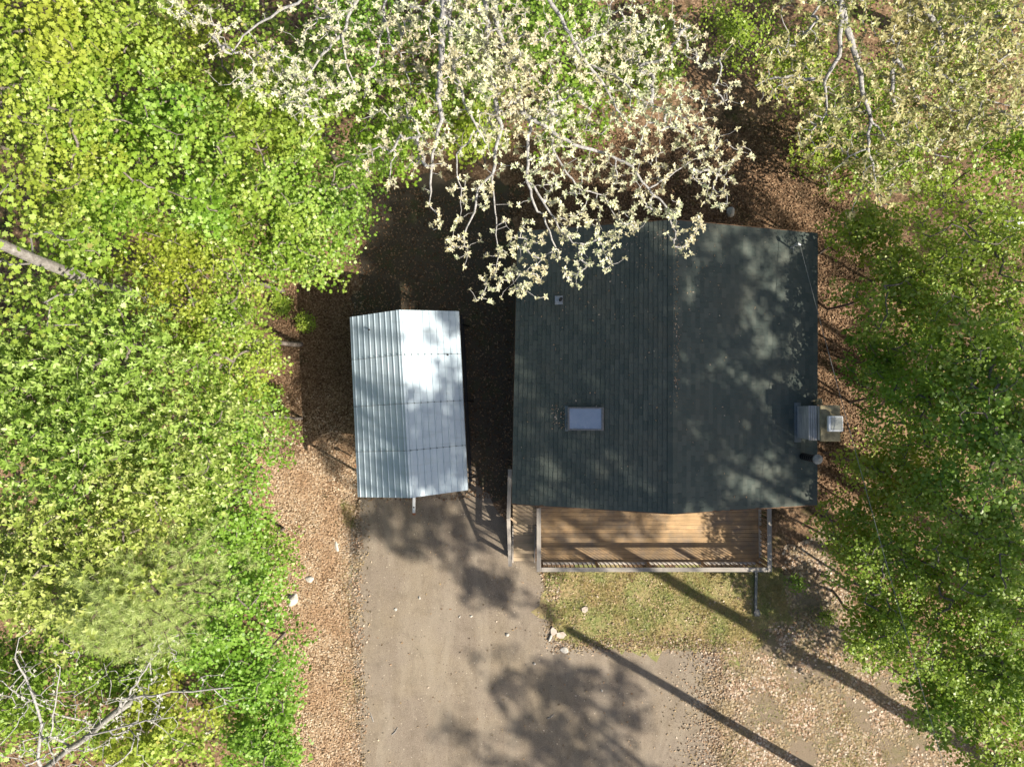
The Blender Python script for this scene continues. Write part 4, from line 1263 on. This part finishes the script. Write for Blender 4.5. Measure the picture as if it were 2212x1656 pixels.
# ------------------------------------------------------------------ cream oak
def z2(x, y): return (720 + x * .3913, y * .3913)
TB = Vector((-1.0, 12.8, 0))
oak = thing('oak_tree', 'big oak with pale limbs and cream young leaves reaching over the roof from the top', 'tree', tuple(TB))
sk = Skel(.0042, .43)
sk.lab = []
hub = sk.line([TB, TB + Vector((.1, -.1, 5)), TB + Vector((.2, -1.2, 9.0)), TB + Vector((.3, -3.0, 11.4))], [.36, .3, .26, .2], lab=0, step=.8)
OL = [
 ([(610, -120), (600, 200), (590, 380), (575, 520), (600, 660), (570, 760), (545, 900), (540, 1060)], .105, 11.8, 10.2),
 ([(640, -60), (635, 120), (665, 330), (680, 430), (740, 600), (800, 720), (840, 790)], .075, 11.8, 10.8),
 ([(840, -80), (845, 300), (880, 450), (905, 640), (930, 690), (890, 850), (880, 960), (800, 1040), (780, 1170), (720, 1300)], .085, 11.6, 9.6),
 ([(860, -60), (940, 250), (980, 440), (1040, 600), (1090, 680), (1075, 800), (1068, 1000), (1110, 1130), (1160, 1180), (1230, 1370)], .085, 11.6, 9.6),
 ([(1068, 1000), (1150, 1100), (1240, 1250), (1320, 1340), (1430, 1335)], .04, 10.2, 9.6),
 ([(1000, -90), (1180, -20), (1260, 100), (1330, 240), (1400, 350), (1500, 480), (1560, 600), (1640, 700)], .075, 11.6, 10.2),
 ([(1040, 620), (1200, 720), (1330, 800), (1520, 850), (1650, 920), (1740, 1040), (1830, 1130), (1870, 1250), (1890, 1320)], .06, 10.9, 9.7),
 ([(1200, 720), (1220, 840), (1290, 960), (1370, 1050), (1500, 1080), (1560, 1200)], .042, 10.7, 9.7),
 ([(800, 720), (680, 850), (690, 1000), (705, 1080), (700, 1200)], .028, 10.7, 9.8),
 ([(880, 960), (890, 1130), (900, 1200), (910, 1420), (900, 1500)], .03, 10.0, 9.4),
 ([(330, -120), (290, 0), (270, 170), (240, 330), (200, 380), (170, 540)], .055, 11.4, 10.3),
 ([(290, 130), (310, 240), (370, 290), (400, 400), (430, 500)], .035, 11.2, 10.6),
 ([(200, -100), (110, 40), (50, 200), (70, 330), (110, 480)], .065, 11.4, 10.4),
 ([(60, 180), (-60, 300), (-120, 390), (-290, 590)], .05, 11.0, 10.4),
 ([(200, -100), (-60, -60), (-300, 60), (-500, 200), (-560, 300)], .06, 11.4, 10.6),
 ([(1400, 350), (1560, 420), (1720, 560), (1900, 640), (2060, 720)], .04, 10.6, 10.0),
 ([(1740, 1040), (1850, 980), (1960, 900), (2050, 860)], .028, 10.0, 9.8),
 ([(1330, 240), (1450, 200), (1600, 120), (1750, 150)], .04, 10.9, 10.5),
 ([(1230, 1370), (1150, 1430), (1060, 1500), (960, 1590)], .02, 9.6, 9.3),
 ([(940, 250), (700, 200), (640, 120)], .04, 11.2, 11.3),
]
lab = 0; limb_ids = []
for pl, r, za, zb in OL:
    lab += 1
    pts = []
    for i, q in enumerate(pl):
        a, b_ = z2(*q); pts.append(at(a, b_, za + (zb - za) * i / (len(pl) - 1) + random.gauss(0, .05)))
    i0 = hub if pl[0][1] < 0 else sk.nearest(pts[0])
    if i0 == hub:
        pts = [sk.p[hub] * .4 + np.array(pts[0]) * .6] + pts
    n = len(pts)
    sk.line(pts, [.8 * r * (1 - .72 * k / (n - 1)) for k in range(n)], parent=i0, lab=lab, step=.22)
A = np.array(sk.p); lb_ = np.array(sk.lab)
# places of the leaf bursts: groups seen in the photo plus a scatter along the limbs
GR = [(960,480,8,22),(1000,545,9,16),(990,510,8,14),(1050,620,12,20),(1090,590,22,28),(1130,622,12,18),(1110,535,15,24),(1150,565,8,18),(1163,603,12,20),(1230,590,7,14),(1215,560,4,10),(1243,612,4,10),
      (1270,548,14,24),(1310,560,8,16),(1332,522,13,18),(1290,500,7,16),(1270,460,16,26),(1350,470,20,24),(1370,490,8,10),(1468,512,11,16),(1500,488,9,12),(1480,542,4,8),(1222,490,9,20),(1132,500,10,18),(1160,520,6,12),
      (1410,428,20,28),(1462,452,12,20),(1540,425,14,16),(1215,440,26,34),(1290,410,24,34),(1370,350,40,45),(1480,330,50,50),(1560,330,30,28),(1540,380,20,22),(1240,330,50,50),(1130,300,60,55),(1050,420,12,22),(960,310,26,34),
      (840,390,5,10),(830,320,16,24),(800,350,6,14),(900,350,8,18),(1000,400,10,22),(780,200,30,38),(690,180,60,45),(620,160,40,40),(560,120,24,34),(740,80,34,40),(700,40,28,34),(880,40,34,30),(950,150,26,34),(1030,100,50,36),
      (1060,160,50,40),(1100,200,60,45),(1130,130,40,50),(1190,260,40,40),(1000,30,34,36),(1100,50,30,40),(1330,60,50,50),(1370,130,50,45),(1330,200,50,50),(1420,230,34,40),(1480,260,24,36),(1450,60,12,30),(1480,90,14,26),(1540,120,6,20),(1560,200,8,26),
      (520,180,12,26),(430,40,16,30),(470,80,12,24),(385,25,10,20),(1250,120,24,36),(900,250,20,34),(860,130,12,28),(660,230,14,24),(1180,390,18,26)]
cl = []
for gx, gy, n, s in GR:
    for k in range(int(n * (1.25 if gx < 800 else 1.85 if gy < 300 else 1.2))):
        q = at(gx + random.gauss(0, s), gy + random.gauss(0, s * .9), 10.5)
        j = int(((A[:, :2] - np.array(q)[:2]) ** 2).sum(1).argmin())
        zz = A[j][2] + random.gauss(.05, .22)
        if gy > 420: zz = min(zz, 10.4)
        a = (CAM_Z - zz) / (CAM_Z - 10.5)
        cl.append((q.x * a, q.y * a, zz))
use = A[rng.integers(30, len(A), 150)]
use = use[use[:, 1] > 3.0]
cl = np.array(cl + [tuple(u + rng.normal(size=3) * np.array([.25, .25, .15])) for u in use])
sk.attach(cl, .1)
sk.mesh('trunk', M['bark'], oak, tuple(TB), sel=0)
for k in range(1, lab + 1):
    sk.mesh('limb', M['bark_pale'], oak, tuple(TB), sel=k)
reps = np.repeat(cl, 2, axis=0)[: int(len(cl) * 1.5)] + 0
reps[len(cl):] = cl[: len(reps) - len(cl)] + rng.normal(size=(len(reps) - len(cl), 3)) * np.array([.05, .05, .03]) if len(reps) > len(cl) else 0
allc = np.concatenate([cl, cl[rng.random(len(cl)) < .3] + rng.normal(size=3) * 0]) ; allc[len(cl):] += rng.normal(size=(len(allc) - len(cl), 3)) * .06
stars('crown', allc, 7, .077, M['cream'], oak, tuple(TB), up=.35)

# ------------------------------------------------------------------ khaki oak, top right
def z3(x, y): return (1512 + x * .3565, y * .3565)
TB = Vector((14.5, 13.6, 0))
ok2 = thing('oak_tree', 'oak with khaki young leaves and thin pale limbs in the top right of the picture', 'tree', tuple(TB))
sk = Skel(.0045, .42)
hub = sk.line([TB, TB + Vector((-.3, -.5, 5)), TB + Vector((-1.5, -2.4, 8.6))], [.28, .24, .16], lab=0, step=.8)
KL = [([(860, -90), (860, 0), (900, 200), (940, 330), (975, 450), (990, 580), (1035, 720), (1020, 900), (1050, 1000)], .075), ([(860, 0), (845, 230), (845, 340), (790, 430), (755, 500), (765, 600), (760, 690), (730, 750)], .05),
      ([(755, 490), (600, 470), (450, 470), (340, 520)], .04), ([(1260, -60), (1260, 0), (1235, 230), (1185, 340), (1165, 450), (1170, 600), (1220, 740), (1290, 860)], .07),
      ([(1190, 360), (1250, 450), (1330, 600)], .035), ([(1330, -60), (1340, 20), (1420, 130), (1465, 220), (1435, 330), (1440, 430)], .065), ([(1465, 215), (1600, 150), (1800, 70), (1960, 30)], .03),
      ([(1030, 710), (1080, 770), (1130, 860)], .03), ([(1020, 900), (900, 950), (780, 1060)], .02), ([(1290, 860), (1400, 930), (1560, 960)], .02), ([(1440, 430), (1560, 520), (1700, 600), (1900, 640)], .03),
      ([(1050, 1000), (1060, 1130), (1100, 1250)], .02), ([(1600, 150), (1700, 300), (1850, 400)], .03)]
lab = 0
for pl, r in KL:
    lab += 1
    pts = [at(*z3(*q), 9.0 - 1.6 * q[1] / 1000 + random.gauss(0, .05)) for q in pl]
    i0 = hub if pl[0][1] < 0 else sk.nearest(pts[0])
    n = len(pts)
    sk.line(pts, [1.3 * r * (1 - .7 * k / (n - 1)) for k in range(n)], parent=i0, lab=lab, step=.22)
A = np.array(sk.p)
poly = [(560, -60), (2000, -60), (2000, 780), (1700, 850), (1420, 1100), (1200, 1280), (950, 1330), (760, 1180), (660, 980), (560, 800), (330, 600), (360, 300), (560, 150), (420, 60)]
cl = []
ph = rng.random(4) * 6
while len(cl) < 1250:
    x = random.uniform(300, 2000); y = random.uniform(-60, 1330)
    if not in_poly(np.array([x]), np.array([y]), poly)[0]: continue
    dens = .35 + .65 * (x > 1150) * (y < 900) + .25 * math.sin(x / 90 + ph[0]) * math.cos(y / 110 + ph[1])
    if random.random() > dens: continue
    q = at(*z3(x, y), 8.2)
    j = int(((A[:, :2] - np.array(q)[:2]) ** 2).sum(1).argmin())
    zz = A[j][2] + random.gauss(0, .3); a = (CAM_Z - zz) / (CAM_Z - 8.2)
    cl.append((q.x * a, q.y * a, zz))
cl = np.array(cl)
sk.attach(cl, .12)
sk.mesh('trunk', M['bark'], ok2, tuple(TB), sel=0)
for k in range(1, lab + 1): sk.mesh('limb', M['bark_pale'], ok2, tuple(TB), sel=k)
allc = np.concatenate([cl, cl]); allc[len(cl):] += rng.normal(size=(len(cl), 3)) * .09
stars('crown', allc, 6, .10, M['khaki'], ok2, tuple(TB), up=.35)

# ------------------------------------------------------------------ right wood
G3 = 'low green trees of the wood on the right'
RT = [
 (2110, 560, 6.0, 2.1, 'green maple at the right edge just below the khaki oak'), (1960, 640, 4.6, 1.8, 'green tree right of the top right corner of the roof'),
 (2130, 760, 6.0, 2.0, 'green maple on the right edge level with the middle of the roof'), (1990, 860, 4.6, 1.8, 'green tree right of the chimney and cable'),
 (2160, 960, 6.4, 2.0, 'green maple on the right edge level with the chimney'), (1930, 1020, 3.8, 1.4, 'green bushy tree right of the stove pipe'),
 (2060, 1110, 5.2, 1.9, 'green tree in the middle of the right wood'), (1840, 1150, 3.3, 1.2, 'low green bush right of the roof corner above the deck'),
 (2180, 1230, 5.7, 1.9, 'dark green maple on the right edge below the middle'), (1920, 1230, 4.1, 1.7, 'green tree right of the deck railing'),
 (2040, 1350, 4.9, 1.9, 'green tree above the shadowed lower right slope'), (1900, 1360, 3.5, 1.2, 'low green bush beside the pale leaf litter'),
 (2170, 1460, 5.2, 1.9, 'bright green maple near the lower right corner'), (2040, 1510, 3.5, 1.4, 'low bright bush in the lower right wood'),
 (2170, 1620, 4.4, 1.6, 'green sapling in the lower right corner'), (1880, 500, 3.8, 1.2, 'small green sapling at the top right corner of the roof'),
 (1900, 790, 3.3, 1.1, 'small green bush close to the cable right of the roof')]
for px, py, z, r, lb in RT:
    tree(px, py, z, r, lb, 'sapling' if r < 1.5 else 'maple_tree', random.choice(('understory', 'understory', 'maple_fresh')), 'round', .088, clumps=int(24 * r * r) + 16, per=50, group=G3, tr=.05, spread=.27)
for px, py, z, r, lb in ((1730, 130, 2.4, 1.4, 'green sapling on the brown slope left of the khaki oak'), (1850, 230, 3, 1.6, 'green sapling between the two pale limbs of the khaki oak'),
                         (2020, 160, 4, 1.9, 'green maple under the right limbs of the khaki oak'), (2170, 330, 4, 1.8, 'green maple at the right edge under the khaki oak'),
                         (1960, 340, 3.2, 1.5, 'green sapling under the lower tips of the khaki oak'), (2100, 60, 4.5, 1.8, 'green maple in the top right corner under the khaki oak'), (1780, 300, 2.4, 1.2, 'dark green sapling on the leafy slope left below the khaki oak'),
                         (1600, 60, 2.4, 1.3, 'green sapling on the top edge between the two oaks'), (1860, 370, 2.4, 1.1, 'small green sapling below the khaki oak limbs')):
    tree(px, py, z, r, lb, 'sapling', 'understory', 'round', .09, clumps=int(16 * r * r) + 10, per=44, group='green undergrowth trees at the top right', tr=.04, spread=.32)

# forest floor plants
def ground_plants(label, poly, n, leafm, size, zmax):
    P = sample_poly(poly, n)
    k = np.sin(P[:, 0] * 1.7 + 2) * np.cos(P[:, 1] * 1.9 + 1) + rng.normal(size=n) * .5
    P = P[k > .1]; P[:, 2] = rng.uniform(.05, zmax, len(P))
    return tag(leaves('ground_cover', P, 'round', size, M[leafm], flat=1.0), label, 'plants', kind='stuff')
ground_plants('low green plants covering the floor of the right wood', [(1830, 900), (1780, 1160), (1860, 1330), (2000, 1480), (2250, 1640), (2250, 420), (1880, 560)], 16000, 'understory', .08, .5)
ground_plants('low green plants under the left wood', [(-30, -30), (700, -30), (760, 380), (600, 560), (570, 1000), (600, 1250), (640, 1700), (-30, 1700)], 26000, 'understory', .09, .6)
ground_plants('low green plants under the khaki oak', [(1600, -60), (2250, -60), (2250, 440), (1900, 420), (1800, 300), (1680, 220)], 9000, 'understory', .085, .5)
ground_plants('low green plants under the oaks at the top', [(700, -60), (1450, -60), (1400, 240), (1150, 300), (900, 340), (760, 330)], 9000, 'maple_fresh', .08, .5)

# little fern-like shrubs in the clearing
for px, py, r, n, lb in ((662, 697, .32, 420, 'small dark green shrub in the leaves left of the carport'), (605, 655, .5, 600, 'yellow green bush at the forest edge above the leaf band'),
                        (583, 860, .45, 520, 'shaded green bush on the forest edge left of the carport'), (615, 900, .3, 240, 'little dark seedling clump in the leaf band beside the carport'),
                        (1785, 1330, .3, 260, 'small green tuft right of the drain pipe'), (1722, 1262, .3, 240, 'small green weed clump at the lower right corner of the deck')):
    c = at(px, py, .25)
    o = thing('shrub', lb, 'shrub', (c.x, c.y, 0))
    sk = Skel(.004, .4); sk.line([(c.x, c.y, 0), (c.x, c.y, .22)], [.015, .008], step=.1)
    pts = crown_points(c, r, .25, 26); pts[:, 2] = np.maximum(pts[:, 2], .06); sk.attach(pts)
    sk.mesh('stem', M['bark_dark'], o, (c.x, c.y, 0))
    P = np.repeat(pts, n // 26, axis=0); P = P + rng.normal(size=P.shape) * np.array([.09, .09, .05]); P[:, 2] = np.maximum(P[:, 2], .03)
    leaves('foliage', P, 'oval', .09, M['understory'], o, (c.x, c.y, 0))

# ------------------------------------------------------------------ tall trees beyond the right and lower edges (they shade the place)
def sc_pos(s, c): return (0.866 * s + 0.5 * c, -0.5 * s + 0.866 * c)


def tall(s, c, zc, rx, rz, clumps=150, per=52, bc=None, r=.28, extra=None):
    x, y = sc_pos(s, c)
    bx, by = sc_pos(s, c if bc is None else bc)
    return tree(0, 0, zc, rx, 'tall leafy tree beyond the lower right of the picture that shades the house and wood', 'tall_tree', 'canopy', 'maple', .15, clumps=clumps, per=per,
                group='tall trees beyond the right edge', world=(x, y, zc), rz=rz, tr=r, base=(bx, by, 0), spread=.33, extra=extra)
#      s    c    zc   rx   rz  clumps leaves  c of the foot
TALL = [(24, 1.6, 20.0, 3.0, 5.5, 150, 46, 2.5), (23, 4.6, 20.0, 3.2, 6.0, 190, 42), (25, 8.2, 17.5, 3.2, 6.5, 60, 40),
        (27, 3.2, 26.0, 3.0, 3.2, 100, 46, 4), (27, 6.8, 25.0, 2.8, 3.0, 60, 46, 7),
        (30, -.5, 23.5, 3.4, 4.5, 140, 46, 3), (31, 4.0, 19.0, 3.2, 6.5, 110, 42, 4.5), (30, 7.5, 20.5, 3.4, 5.5, 55, 40), (31, 10.6, 17.0, 3.2, 6.0, 26, 38), (32, 13.5, 16.0, 3.2, 6, 26, 38),
        (33, -8.6, 20.6, 2.6, 2.2, 46, 40, -12.8), (36, -12.5, 24.0, 2.4, 1.6, 30, 40, -16), (36, -10.4, 23.2, 2.0, 1.4, 24, 38, -16)]


def shade_at(px, py, s, spread, n):
    """places high up, at distance s towards the sun, whose shade lands round a spot of the ground"""
    g = at(px, py, 0); s0 = g.x * .866 - g.y * .5; c0 = g.x * .5 + g.y * .866
    out = []
    for _ in range(n):
        x, y = sc_pos(s + random.gauss(0, .5), c0 + random.gauss(0, spread))
        z = (s - s0 + random.gauss(0, spread)) / 1.235
        out.append((x, y, z))
    return np.array(out)
extra = np.concatenate([shade_at(1040, 1262, 25.5, .42, 9), shade_at(1090, 1275, 25.5, .25, 4), shade_at(900, 1130, 24.5, .8, 22), shade_at(800, 1120, 24.5, .6, 10), shade_at(690, 900, 23.5, .9, 16), shade_at(650, 720, 23.5, 1.0, 16)])
tall(23, -2.6, 21.5, 2.5, 2.6, 80, 46, extra=extra)
for a in TALL:
    tall(*a)
